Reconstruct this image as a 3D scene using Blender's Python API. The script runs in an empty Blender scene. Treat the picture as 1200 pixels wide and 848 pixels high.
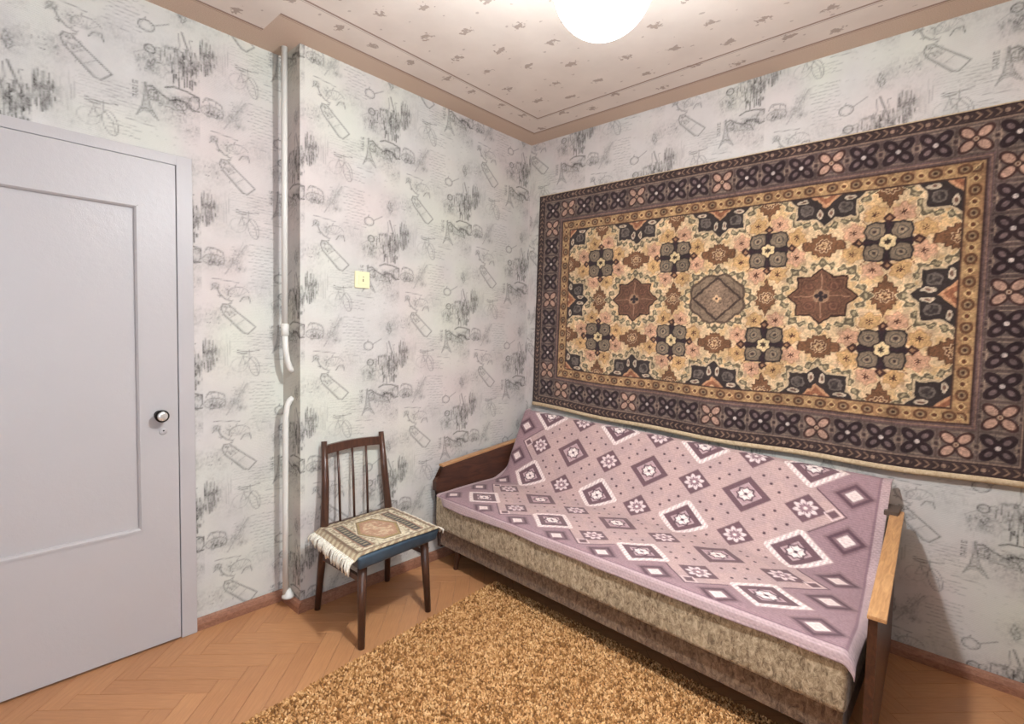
import bpy, bmesh, math, random
import numpy as np
from mathutils import Matrix, Vector

random.seed(4)
RNG = np.random.default_rng(4)
scene = bpy.context.scene
COL = scene.collection

# ---------------------------------------------------------------- camera
F_PX, YAW, PITCH, ROLL = 605.7, 0.7367, 0.0515, 0.0202
CAM = Vector((2.3611, -2.7568, 1.3446))
fw = Vector((-math.sin(YAW) * math.cos(PITCH), math.cos(YAW) * math.cos(PITCH), -math.sin(PITCH)))
rt = Vector((math.cos(YAW), math.sin(YAW), 0))
up = rt.cross(fw)
r2 = rt * math.cos(ROLL) + up * math.sin(ROLL)
u2 = -rt * math.sin(ROLL) + up * math.cos(ROLL)
cd = bpy.data.cameras.new('camera')
cam = bpy.data.objects.new('camera', cd)
COL.objects.link(cam)
cd.sensor_width = 36.0
cd.lens = F_PX * 36.0 / 1200.0
cd.clip_start = 0.02
cam.matrix_world = Matrix(((r2.x, u2.x, -fw.x, CAM.x), (r2.y, u2.y, -fw.y, CAM.y),
                           (r2.z, u2.z, -fw.z, CAM.z), (0, 0, 0, 1)))
scene.camera = cam

# ---------------------------------------------------------------- world, added fill light, exposure
LAMP = Vector((1.638, -1.658, 2.20))
LAMP_STRENGTH = 700.0
LAMP_COLOR = (0.88, 0.95, 1.0)
FILL_WATTS = 26.0
w = bpy.data.worlds.new('World')
scene.world = w
w.use_nodes = True
w.node_tree.nodes['Background'].inputs[0].default_value = (0.55, 0.68, 0.9, 1)
w.node_tree.nodes['Background'].inputs[1].default_value = 1.0
ld = bpy.data.lights.new('window_fill', 'AREA')  # unseen cool fill light, added outside the window opening
ld.shape = 'RECTANGLE'
ld.size, ld.size_y = 1.5, 1.35
ld.energy = FILL_WATTS
ld.color = (0.74, 0.87, 1.0)
lo = bpy.data.objects.new('window_fill', ld)
COL.objects.link(lo)
lo.location = (3.22, -3.35, 1.52)
lo.rotation_euler = (0, math.radians(90), 0)
scene.view_settings.view_transform = 'Standard'
scene.view_settings.look = 'None'
scene.view_settings.gamma = 1.0
scene.view_settings.use_curve_mapping = False
scene.view_settings.exposure = 1.06

H = 2.65            # ceiling height
JX, JY = -0.179, -1.632   # recess depth of the door wall and the place of the step
XMAX, YMIN = 3.05, -4.6


# ---------------------------------------------------------------- helpers
def lin(c):
    c = np.asarray(c, float) / 255.0
    return np.where(c <= 0.04045, c / 12.92, ((c + 0.055) / 1.055) ** 2.4)


def L4(c):
    return (*lin(c), 1.0)


class NT:
    """small wrapper to write node materials"""

    def __init__(self, name):
        self.m = bpy.data.materials.new(name)
        self.m.use_nodes = True
        self.t = self.m.node_tree
        self.b = self.t.nodes['Principled BSDF']
        self.out = self.t.nodes['Material Output']

    def n(self, typ, ins=None, **kw):
        nd = self.t.nodes.new(typ)
        for k, v in kw.items():
            setattr(nd, k, v)
        for k, v in (ins or {}).items():
            self.set(nd.inputs[k], v)
        return nd

    def set(self, sock, v):
        if isinstance(v, bpy.types.NodeSocket):
            self.t.links.new(v, sock)
        else:
            sock.default_value = v

    def math(self, op, a, b=None, c=None, clamp=False):
        nd = self.t.nodes.new('ShaderNodeMath')
        nd.operation = op
        nd.use_clamp = clamp
        self.set(nd.inputs[0], a)
        if b is not None:
            self.set(nd.inputs[1], b)
        if c is not None:
            self.set(nd.inputs[2], c)
        return nd.outputs[0]

    def mix(self, f, a, b, blend='MIX'):
        nd = self.t.nodes.new('ShaderNodeMix')
        nd.data_type = 'RGBA'
        nd.blend_type = blend
        self.set(nd.inputs[0], f)
        self.set(nd.inputs[6], a)
        self.set(nd.inputs[7], b)
        return nd.outputs[2]

    def obj(self):
        return self.n('ShaderNodeTexCoord').outputs['Object']

    def noise(self, scale, detail=4.0, rough=0.55, vec=None, dist=0.0):
        nd = self.n('ShaderNodeTexNoise', {'Scale': scale, 'Detail': detail, 'Roughness': rough, 'Distortion': dist})
        self.t.links.new(vec or self.obj(), nd.inputs['Vector'])
        return nd.outputs['Fac']

    def ramp(self, f, stops):
        nd = self.t.nodes.new('ShaderNodeValToRGB')
        e = nd.color_ramp.elements
        while len(e) < len(stops):
            e.new(0.5)
        for el, (p, c) in zip(e, stops):
            el.position = p
            el.color = c if len(c) == 4 else (*c, 1)
        self.set(nd.inputs[0], f)
        return nd.outputs[0]

    def scaled(self, s):
        nd = self.n('ShaderNodeMapping')
        nd.inputs['Scale'].default_value = s
        self.t.links.new(self.obj(), nd.inputs['Vector'])
        return nd.outputs[0]

    def bump(self, h, strength=0.3, dist=0.01):
        nd = self.n('ShaderNodeBump', {'Strength': strength, 'Distance': dist, 'Height': h})
        self.t.links.new(nd.outputs[0], self.b.inputs['Normal'])

    def fin(self, color=None, rough=0.6, metal=0.0, spec=None, coat=None):
        if color is not None:
            self.set(self.b.inputs['Base Color'], color)
        self.set(self.b.inputs['Roughness'], rough)
        self.b.inputs['Metallic'].default_value = metal
        if spec is not None:
            self.b.inputs['Specular IOR Level'].default_value = spec
        if coat is not None:
            self.b.inputs['Coat Weight'].default_value = coat
            self.b.inputs['Coat Roughness'].default_value = 0.2
        return self.m


def root_loc(p):
    while p.parent is not None:
        p = p.parent
    return p.location


def link(name, me, mat=None, parent=None, smooth=False):
    o = bpy.data.objects.new(name, me)
    COL.objects.link(o)
    if mat is not None and not me.materials:
        me.materials.append(mat)
    if parent is not None:
        me.transform(Matrix.Translation(-root_loc(parent)))
        o.parent = parent
    if smooth:
        for p in me.polygons:
            p.use_smooth = True
    return o


def bm_obj(name, bm, mat=None, parent=None, smooth=False):
    bmesh.ops.recalc_face_normals(bm, faces=bm.faces)
    me = bpy.data.meshes.new(name)
    bm.to_mesh(me)
    bm.free()
    return link(name, me, mat, parent, smooth)


def empty(name, loc, label=None, cat=None, kind=None, group=None):
    o = bpy.data.objects.new(name, None)
    COL.objects.link(o)
    o.location = loc
    o.empty_display_size = 0.05
    return tag(o, label, cat, kind, group)


def tag(o, label=None, cat=None, kind=None, group=None):
    if label:
        o['label'] = label
    if cat:
        o['category'] = cat
    if kind:
        o['kind'] = kind
    if group:
        o['group'] = group
    return o


def hexa(bm, c):
    """box from 8 corners: bottom 4 (ccw) then top 4"""
    v = [bm.verts.new(p) for p in c]
    for f in ((0, 3, 2, 1), (4, 5, 6, 7), (0, 1, 5, 4), (1, 2, 6, 5), (2, 3, 7, 6), (3, 0, 4, 7)):
        bm.faces.new([v[i] for i in f])
    return v


def box(bm, x0, x1, y0, y1, z0, z1):
    return hexa(bm, [(x0, y0, z0), (x1, y0, z0), (x1, y1, z0), (x0, y1, z0),
                     (x0, y0, z1), (x1, y0, z1), (x1, y1, z1), (x0, y1, z1)])


def bevel(bm, w, seg=2):
    bmesh.ops.bevel(bm, geom=list(bm.edges), offset=w, segments=seg, affect='EDGES', profile=0.6)


def tube(bm, pts, rad, n=14, cap=True):
    """tube along a path; rad a number or one per point"""
    pts = [Vector(p) for p in pts]
    if not hasattr(rad, '__len__'):
        rad = [rad] * len(pts)
    rings = []
    ref = None
    for i, p in enumerate(pts):
        d = (pts[min(i + 1, len(pts) - 1)] - pts[max(i - 1, 0)]).normalized()
        if ref is None:
            ref = Vector((0, 1, 0)) if abs(d.y) < 0.8 else Vector((1, 0, 0))
        a = (ref - d * ref.dot(d)).normalized()
        b = d.cross(a)
        ref = a
        rings.append([bm.verts.new(p + (a * math.cos(t) + b * math.sin(t)) * rad[i])
                      for t in (2 * math.pi * k / n for k in range(n))])
    for r0, r1 in zip(rings, rings[1:]):
        for k in range(n):
            bm.faces.new((r0[k], r0[(k + 1) % n], r1[(k + 1) % n], r1[k]))
    if cap:
        bm.faces.new(rings[0][::-1])
        bm.faces.new(rings[-1])


def lathe(bm, prof, origin, axis='Z', n=32):
    """prof: (radius, height) list, spun about the axis through origin"""
    o = Vector(origin)
    rings = []
    for r, h in prof:
        ring = []
        for k in range(n):
            t = 2 * math.pi * k / n
            c, s = r * math.cos(t), r * math.sin(t)
            ring.append(bm.verts.new(o + (Vector((c, s, h)) if axis == 'Z' else Vector((h, c, s)))))
        rings.append(ring)
    for r0, r1 in zip(rings, rings[1:]):
        for k in range(n):
            bm.faces.new((r0[k], r0[(k + 1) % n], r1[(k + 1) % n], r1[k]))
    if prof[0][0] > 1e-6:
        bm.faces.new(rings[0][::-1])
    if prof[-1][0] > 1e-6:
        bm.faces.new(rings[-1])
    bmesh.ops.remove_doubles(bm, verts=bm.verts, dist=1e-6)


def quad_beam(bm, p0, p1, w0, w1, up=(0, 0, 1)):
    """rectangular bar from p0 to p1; w0/w1 = (width, depth) half sizes at the ends"""
    p0, p1 = Vector(p0), Vector(p1)
    d = (p1 - p0).normalized()
    a = Vector(up).cross(d)
    if a.length < 1e-3:
        a = Vector((0, 1, 0)).cross(d)
    a.normalize()
    b = d.cross(a)
    c = []
    for p, (u, v) in ((p0, w0), (p1, w1)):
        c += [p - a * u - b * v, p + a * u - b * v, p + a * u + b * v, p - a * u + b * v]
    hexa(bm, c)


def grid_mesh(name, P, keep=None, colors=None, uvshape=None, smooth=True):
    """P: (ny, nx, 3) points -> grid mesh; keep: (ny-1, nx-1) mask; colors (ny, nx, 3) linear"""
    ny, nx = P.shape[:2]
    idx = np.arange(ny * nx).reshape(ny, nx)
    q = np.stack([idx[:-1, :-1], idx[:-1, 1:], idx[1:, 1:], idx[1:, :-1]], -1)
    q = q.reshape(-1, 4) if keep is None else q[keep]
    me = bpy.data.meshes.new(name)
    me.vertices.add(ny * nx)
    me.vertices.foreach_set('co', P.astype(np.float32).ravel())
    nf = len(q)
    me.loops.add(nf * 4)
    me.loops.foreach_set('vertex_index', q.astype(np.int32).ravel())
    me.polygons.add(nf)
    me.polygons.foreach_set('loop_start', np.arange(0, nf * 4, 4, dtype=np.int32))
    me.polygons.foreach_set('use_smooth', np.full(nf, smooth, dtype=bool))
    me.update(calc_edges=True)
    if colors is not None:
        put_colors(me, colors)
    return me


def put_colors(me, colors, attr='print'):
    a = me.color_attributes.new(attr, 'FLOAT_COLOR', 'POINT')
    c = np.ones((len(me.vertices), 4), np.float32)
    c[:, :3] = np.asarray(colors).reshape(-1, 3)
    a.data.foreach_set('color', c.ravel())


def vnoise(x, y, seed=0):
    """cheap smooth 2-D value noise, 0..1"""
    xi, yi = np.floor(x).astype(int), np.floor(y).astype(int)
    fx, fy = x - xi, y - yi
    fx, fy = fx * fx * (3 - 2 * fx), fy * fy * (3 - 2 * fy)

    def h(a, b):
        v = np.sin(a * 127.1 + b * 311.7 + seed * 74.7) * 43758.5453
        return v - np.floor(v)
    return ((h(xi, yi) * (1 - fx) + h(xi + 1, yi) * fx) * (1 - fy)
            + (h(xi, yi + 1) * (1 - fx) + h(xi + 1, yi + 1) * fx) * fy)


# ---------------------------------------------------------------- wallpaper print: one roll tile 0.53 x 0.64 m
TW, TH = 0.53, 0.64
SX, SY = TW / 548.0, TH / 808.0        # drawing units used below -> metres
NTX, NTY = 265, 320
tu, tv = np.meshgrid((np.arange(NTX) + 0.5) / NTX * 548.0, (np.arange(NTY) + 0.5) / NTY * 808.0)
TILE = np.zeros((NTY, NTX))


def _wrap(dy):
    return dy - 808.0 * np.round(dy / 808.0)


def ln(x0, y0, x1, y1, wd=3.0, d=0.5):
    wd, d = wd * .88, min(1.0, d * 1.22)
    px, py = tu - x0, _wrap(tv - (y0 + y1) / 2) + (y1 - y0) / 2
    dx, dy = x1 - x0, y1 - y0
    t = np.clip((px * dx + py * dy) / (dx * dx + dy * dy + 1e-9), 0, 1)
    r = np.hypot(px - t * dx, py - t * dy)
    TILE[:] = np.maximum(TILE, d * np.clip(1.25 - r / wd * 0.8, 0, 1))


def pl(pts, wd=3.0, d=0.5):
    for a, b in zip(pts, pts[1:]):
        ln(*a, *b, wd, d)


def ring(cx, cy, rx, ry, wd=3.0, d=0.5, a0=0.0, a1=2 * math.pi, rot=0.0, n=22):
    p = []
    for k in range(n + 1):
        a = a0 + (a1 - a0) * k / n
        x, y = rx * math.cos(a), ry * math.sin(a)
        p.append((cx + x * math.cos(rot) - y * math.sin(rot), cy + x * math.sin(rot) + y * math.cos(rot)))
    pl(p, wd, d)


def blob(cx, cy, rx, ry, d=0.25, rot=0.0):
    px, py = tu - cx, _wrap(tv - cy)
    a = px * math.cos(rot) + py * math.sin(rot)
    b = -px * math.sin(rot) + py * math.cos(rot)
    tex = (0.25 + 0.75 * vnoise(tu / 18, tv / 18, 5)) * (0.35 + 1.5 * np.clip(vnoise(tu / 4.5, tv / 8.0, 6) * 1.5 - .30, 0, 1))
    TILE[:] = TILE + (1 - TILE) * d * tex * np.exp(-((a / rx) ** 2 + (b / ry) ** 2))


def draw_tile():
    R = random.Random(11)
    # watercolour washes
    for b in ((70, 160, 75, 50, .20), (250, 300, 60, 60, .16), (370, 400, 70, 55, .30), (470, 350, 110, 90, .22),
              (40, 660, 55, 90, .24), (460, 640, 90, 50, .16), (520, 690, 50, 40, .24), (480, 120, 50, 60, .15),
              (60, 470, 60, 60, .20), (440, 560, 120, 60, .22), (150, 780, 90, 40, .12), (520, 60, 60, 60, .15)):
        blob(b[0], b[1], b[2], b[3], b[4] * 1.45)
    # handwriting: faint wavy lines
    for y0 in list(range(40, 300, 20)) + list(range(560, 660, 17)) + list(range(735, 800, 18)):
        x, y = R.uniform(190, 225), y0
        while x < R.uniform(300, 345):
            nx = x + R.uniform(7, 14)
            ny = y0 + R.uniform(-3.5, 3.5) + (nx - 260) * 0.05
            ln(x, y, nx, ny, 2.2, R.uniform(.24, .42))
            x, y = nx + R.uniform(0, 4), ny
    for y0 in range(545, 700, 15):
        x = R.uniform(100, 150)
        while x < 300:
            nx = x + R.uniform(6, 12)
            ln(x, y0 + R.uniform(-3, 3), nx, y0 + R.uniform(-3, 3), 2, .17)
            x = nx + R.uniform(1, 5)
    ln(45, 250, 160, 264, 2.6, .5)
    ln(280, 705, 385, 716, 2.4, .4)
    # bonnet / teapot
    blob(55, 152, 42, 24, .55)
    ring(52, 148, 46, 30, 3, .5)
    ring(55, 112, 40, 26, 2.6, .45, math.pi, 2 * math.pi)
    pl([(18, 95), (30, 80), (60, 84), (92, 106), (96, 128)], 2.8, .5)
    pl([(35, 84), (42, 120), (70, 124), (66, 90)], 2.5, .4)
    blob(50, 165, 30, 10, .4)
    # feather
    blob(150, 130, 28, 80, .38, math.radians(27))
    ln(100, 222, 195, 42, 2.8, .42)
    for k in range(12):
        x, y = 120 + k * 6, 185 - k * 11.5
        ln(x, y, x + 24, y - 22, 2, .28)
        ln(x, y, x - 8, y - 28, 2, .28)
    blob(165, 185, 26, 16, .42)
    # fan, flower and stem
    blob(58, 292, 17, 17, .65)
    ring(58, 292, 15, 15, 2.6, .5)
    pl([(66, 305), (76, 335), (100, 362), (128, 374)], 4.5, .5)
    ring(160, 330, 48, 40, 3, .42, math.pi * .9, math.pi * 1.9)
    for k in range(7):
        a = math.pi * (1.0 + .13 * k)
        ln(160, 345, 160 + 46 * math.cos(a), 345 + 52 * math.sin(a), 2, .3)
    blob(110, 310, 22, 26, .38)
    blob(190, 350, 22, 16, .55)
    pl([(165, 372), (180, 345), (205, 342), (212, 375)], 3.5, .55)
    # bottle lying on the slant, with collar blots
    for a, b in (((92, 450), (176, 552)), ((142, 424), (234, 516)), ((176, 552), (200, 560)), ((200, 560), (236, 518)),
                 ((92, 450), (80, 415)), ((80, 415), (90, 392)), ((142, 424), (112, 392)), ((90, 392), (112, 392))):
        ln(*a, *b, 4, .55)
    ln(100, 455, 185, 556, 6, .3)
    pl([(120, 468), (158, 438)], 2.5, .4)
    pl([(150, 505), (192, 470), (222, 500)], 2.2, .35)
    for x, y, r in ((100, 408, 13), (130, 434, 11), (96, 432, 8), (118, 452, 7)):
        blob(x, y, r, r * .8, .8)
    blob(160, 492, 46, 20, .16, math.radians(50))
    # bicycle
    pl([(152, 655), (166, 660), (200, 664), (252, 656)], 3.2, .55)
    pl([(152, 668), (176, 676), (196, 672)], 4, .55)
    pl([(206, 656), (208, 700), (236, 740), (246, 800)], 3, .42)
    ring(228, 752, 24, 58, 2.8, .42, rot=-.2)
    ring(160, 742, 36, 40, 2.4, .26)
    pl([(176, 676), (186, 740), (214, 700), (176, 690)], 2.6, .40)
    pl([(186, 740), (160, 742), (176, 690)], 2.4, .36)
    blob(190, 720, 34, 36, .14)
    # monocle
    ring(354, 222, 28, 27, 3.4, .6)
    ring(354, 222, 20, 19, 2, .25)
    pl([(380, 210), (410, 190), (436, 172)], 3, .5)
    ln(348, 192, 352, 180, 3, .5)
    # small wheel and trinkets
    ring(366, 330, 19, 20, 4.4, .7)
    blob(362, 332, 9, 9, .5)
    pl([(384, 316), (400, 308), (412, 322), (398, 330)], 3, .5)
    blob(436, 290, 15, 12, .6)
    pl([(420, 300), (450, 280), (470, 300)], 3, .5)
    # house with a dark door
    pl([(310, 372), (345, 345), (398, 360), (420, 400)], 2.6, .36)
    pl([(310, 372), (332, 452)], 2.6, .36)
    blob(372, 400, 18, 22, .6)
    # lady figure and long slanting strokes
    pl([(478, 60), (470, 95), (484, 142), (500, 120), (486, 80), (478, 60)], 2.8, .5)
    blob(484, 112, 12, 26, .5)
    pl([(482, 190), (500, 250), (520, 312)], 5, .55)
    pl([(470, 200), (474, 262), (462, 318)], 3, .45)
    pl([(510, 215), (524, 290)], 2.6, .4)
    # city skyline: dark vertical strokes
    for k in range(95):
        x = R.gauss(498, 34)
        if x > 548:
            x = 1096 - x
        y = R.uniform(270, 430)
        l = R.uniform(12, 60)
        ln(x, y, x + R.uniform(-2, 2), y + l, R.uniform(2, 5), R.uniform(.28, .75))
    for x, y in ((480, 355), (505, 385), (530, 372), (515, 330), (540, 340)):
        blob(x, y, 13, 18, .65)
    for k in range(48):
        x = abs(R.gauss(28, 24))
        y = R.uniform(585, 740)
        ln(x, y, x, y + R.uniform(14, 60), R.uniform(2, 5), R.uniform(.25, .7))
    for x, y in ((20, 668), (50, 655), (30, 700)):
        blob(x, y, 14, 16, .65)
    for k in range(16):
        x = R.uniform(75, 130)
        y = R.uniform(560, 690)
        ln(x, y, x, y + R.uniform(40, 90), 2.4, R.uniform(.12, .25))
    # old open car
    pl([(352, 520), (372, 512), (402, 538), (440, 556), (476, 572), (490, 604)], 5, .65)
    pl([(420, 498), (450, 482), (500, 486), (545, 500), (548, 514)], 5, .7)
    pl([(440, 556), (470, 540), (500, 545), (520, 578), (546, 572)], 5, .7)
    pl([(360, 560), (400, 588), (452, 596), (490, 610)], 3.5, .5)
    ring(374, 556, 18, 26, 3.4, .55)
    ring(474, 566, 26, 28, 3.4, .5)
    ring(528, 538, 20, 34, 3.2, .5)
    blob(462, 540, 26, 15, .65)
    blob(510, 560, 16, 15, .6)
    blob(385, 535, 22, 18, .5)
    blob(520, 520, 34, 26, .35)
    blob(420, 570, 60, 26, .30)
    # tower with PARIS written up its side
    pl([(346, 505), (344, 560), (336, 622), (316, 676)], 4, .5)
    pl([(350, 505), (354, 560), (366, 622), (392, 676)], 4, .5)
    pl([(330, 640), (350, 630), (374, 642)], 6, .5)
    pl([(322, 664), (338, 646), (362, 644), (380, 668)], 4, .42)
    pl([(341, 570), (357, 570)], 4, .5)
    for k in range(6):
        y = 580 + k * 9
        ln(341 - k, y, 357 + k * 1.6, y + 8, 2, .35)
        ln(341 - k, y + 8, 357 + k * 1.6, y, 2, .35)
    blob(346, 690, 40, 14, .2)
    glyph = {'P': [(0, 0, 0, 10), (0, 10, 5, 10), (5, 10, 5, 5), (5, 5, 0, 5)],
             'A': [(0, 0, 3, 10), (3, 10, 6, 0), (1, 4, 5, 4)],
             'R': [(0, 0, 0, 10), (0, 10, 5, 10), (5, 10, 5, 5), (5, 5, 0, 5), (2, 5, 6, 0)],
             'I': [(2, 0, 2, 10)],
             'S': [(0, 1, 5, 0), (5, 0, 5, 5), (5, 5, 0, 5), (0, 5, 0, 10), (0, 10, 5, 10)]}
    y = 590.0
    for ch in 'PARIS':
        for a, b, c, e in glyph[ch]:
            ln(322 - b * 1.7, y - a * 2.0, 322 - e * 1.7, y - c * 2.0, 2.3, .58)
        y -= 17
    for cx, cy, rx, ry, n in ((55, 150, 45, 30, 34), (110, 320, 50, 45, 34), (370, 395, 50, 40, 30), (440, 560, 100, 45, 90),
                              (500, 345, 45, 80, 40), (150, 130, 28, 70, 24), (484, 110, 20, 40, 16), (110, 425, 40, 35, 26), (40, 470, 50, 40, 16)):
        for k in range(n):
            x, y, a = R.gauss(cx, rx * .5), R.gauss(cy, ry * .5), R.uniform(0, 3.14)
            l = R.uniform(4, 15)
            ln(min(max(x, 2), 546), y, min(max(x + l * math.cos(a), 2), 546), y + l * math.sin(a), R.uniform(1.6, 3.2), R.uniform(.18, .6))
    # jar and fan seen beside the car
    for k in range(26):
        x, y = R.uniform(330, 540), R.uniform(620, 790)
        ln(x, y, x + R.uniform(-16, 16), y + R.uniform(-7, 7), 2.2, R.uniform(.12, .26))
    for k in range(26):
        x, y = R.uniform(240, 540), R.uniform(30, 200)
        ln(x, y, x + R.uniform(4, 20), y + R.uniform(-4, 4), 2.0, R.uniform(.1, .2))


draw_tile()


def wall_print(a, z, a0, zoff):
    """ink and wash at wall positions; a runs to the right along the wall, strips start at a0"""
    k = np.floor((a - a0) / TW)
    u = (a - a0) - k * TW
    dz = zoff + np.where(np.mod(k, 2) == 1, 0.32, 0.0)
    v = np.mod((1.741 + dz - z) / SY + 480 - 40, 808.0)
    fx = np.clip(u / TW * NTX - 0.5, 0, NTX - 1.001)
    fy = np.mod(v / 808.0 * NTY - 0.5, NTY)
    x0, y0 = np.floor(fx).astype(int), np.floor(fy).astype(int)
    ax, ay = fx - x0, fy - y0
    y0 %= NTY
    y1 = (y0 + 1) % NTY
    T = TILE
    ink = ((T[y0, x0] * (1 - ax) + T[y0, x0 + 1] * ax) * (1 - ay)
           + (T[y1, x0] * (1 - ax) + T[y1, x0 + 1] * ax) * ay)
    pink = vnoise(a * 3.1 + 7, z * 2.6, 3) * .6 + vnoise(a * 7 + 2, z * 6, 8) * .4
    green = vnoise(a * 2.7 + 31, z * 3.0 + 9, 4) * .6 + vnoise(a * 8 + 1, z * 7, 9) * .4
    return np.stack([ink, np.clip(pink * 2.2 - .85, 0, 1), np.clip(green * 2.2 - .95, 0, 1)], -1)


def wallpaper_material():
    N = NT('wallpaper')
    at = N.n('ShaderNodeAttribute', attribute_name='print')
    sp = N.n('ShaderNodeSeparateColor')
    N.t.links.new(at.outputs['Color'], sp.inputs[0])
    base = N.ramp(N.noise(7, 5, .6), [(0.3, L4((197, 193, 188))), (0.7, L4((210, 206, 201)))])
    base = N.mix(N.math('MULTIPLY', sp.outputs[1], .42), base, L4((219, 198, 193)))
    base = N.mix(N.math('MULTIPLY', sp.outputs[2], .7), base, L4((214, 216, 200)))
    ink = N.math('MULTIPLY', sp.outputs[0], N.math('ADD', .35, N.math('MULTIPLY', N.noise(110, 3), 1.15)), clamp=True)
    c = N.mix(ink, base, L4((62, 58, 54)))
    # the paper's fine woven relief
    wv = N.n('ShaderNodeTexWave', {'Scale': 55.0, 'Distortion': 4.0, 'Detail': 2.0}, bands_direction='Z')
    N.t.links.new(N.obj(), wv.inputs['Vector'])
    h = N.math('ADD', N.math('MULTIPLY', wv.outputs['Fac'], .5), N.noise(120, 4))
    N.bump(h, .22, .004)
    return N.fin(c, .72, spec=.25)


M = {}
M['wallpaper'] = wallpaper_material()


def seq(*segs):
    out = []
    for a, b, st in segs:
        n = max(1, int(round((b - a) / st)))
        out += list(a + (b - a) * np.arange(n) / n)
    return np.array(out + [segs[-1][1]])


def wall_mesh(name, A, Z, to_xyz, a0, zoff, keep=None):
    aa, zz = np.meshgrid(A, Z)
    P = to_xyz(aa, zz)
    k = None
    if keep is not None:
        ac, zc = np.meshgrid((A[:-1] + A[1:]) / 2, (Z[:-1] + Z[1:]) / 2)
        k = keep(ac, zc)
    return grid_mesh(name, P, k, wall_print(aa, zz, a0, zoff))


FINE = 0.005
# door wall (recessed), with the doorway cut out
DY0, DY1, DZ = -2.93, -2.085, 2.025       # doorway
A = seq((YMIN, -3.3, .0125), (-3.3, DY0, .007), (DY0, DY1, FINE), (DY1, JY, FINE))
Z = seq((0, DZ, FINE), (DZ, H, FINE))
me = wall_mesh('wall_left', A, Z, lambda a, z: np.stack([np.full_like(a, JX), a, z], -1), -1.99, -.32,
               lambda a, z: ~((a > DY0) & (a < DY1) & (z < DZ)))
tag(link('wall_left', me, M['wallpaper']), kind='structure')
# projecting wall with its narrow return face
A = seq((JY + JX, JY, FINE * 1.5), (JY, 0, FINE))


def pier_xyz(a, z):
    return np.stack([np.where(a < JY, (a - JY), 0.0), np.maximum(a, JY), z], -1)


me = wall_mesh('wall_center', A, seq((0, H, FINE)), pier_xyz, -1.61, 0.0)
o = tag(link('wall_center', me, M['wallpaper']), kind='structure')
for p in o.data.polygons:
    p.use_smooth = False
# carpet wall
A = seq((0, 2.62, FINE), (2.62, XMAX, .008))
Z = seq((0, .95, FINE), (.95, 2.2, .0085), (2.2, H, FINE))
me = wall_mesh('wall_right', A, Z, lambda a, z: np.stack([a, np.zeros_like(a), z], -1), 2.045, .149)
tag(link('wall_right', me, M['wallpaper']), kind='structure')


def plain_material(name, c, rough=.6, **k):
    return NT(name).fin(L4(c), rough, **k)


# unseen walls behind the camera, one with an added window opening for the fill light
bm = bmesh.new()
WY0, WY1, WZ0, WZ1 = -4.10, -2.60, 0.85, 2.20
for y0, y1, z0, z1 in ((YMIN, WY0, 0, H), (WY1, 0, 0, H), (WY0, WY1, 0, WZ0), (WY0, WY1, WZ1, H)):
    box(bm, XMAX, XMAX + .12, y0, y1, z0, z1)
M['plain_paper'] = plain_material('plain_brown_paper', (150, 132, 114), .8)
tag(bm_obj('wall_back', bm, M['plain_paper']), kind='structure')
bm = bmesh.new()
box(bm, JX, XMAX, YMIN - .1, YMIN, 0, H)
tag(bm_obj('wall_front', bm, M['plain_paper']), kind='structure')
M['white_paint'] = None


def paint_material(name, c, rough=.38):
    N = NT(name)
    col = N.mix(N.math('MULTIPLY', N.noise(6, 5), .25), L4(c), L4(tuple(v - 14 for v in c)))
    N.bump(N.math('ADD', N.noise(35, 3), N.math('MULTIPLY', N.noise(260, 2), .35)), .16, .006)
    return N.fin(col, rough, spec=.4)


M['white_paint'] = paint_material('door_paint', (186, 180, 179))
win = empty('added_window_1', (XMAX + .05, (WY0 + WY1) / 2, WZ0), kind='structure')  # window added out of view to go with the fill light
bm = bmesh.new()
for a, b, c, d in ((WY0, WY0 + .06, WZ0, WZ1), (WY1 - .06, WY1, WZ0, WZ1), (WY0, WY1, WZ0, WZ0 + .06), (WY0, WY1, WZ1 - .06, WZ1),
                   (-3.38, -3.32, WZ0, WZ1)):
    box(bm, XMAX + .02, XMAX + .08, a, b, c, d)
bm_obj('added_window_frame', bm, M['white_paint'], win)


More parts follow.
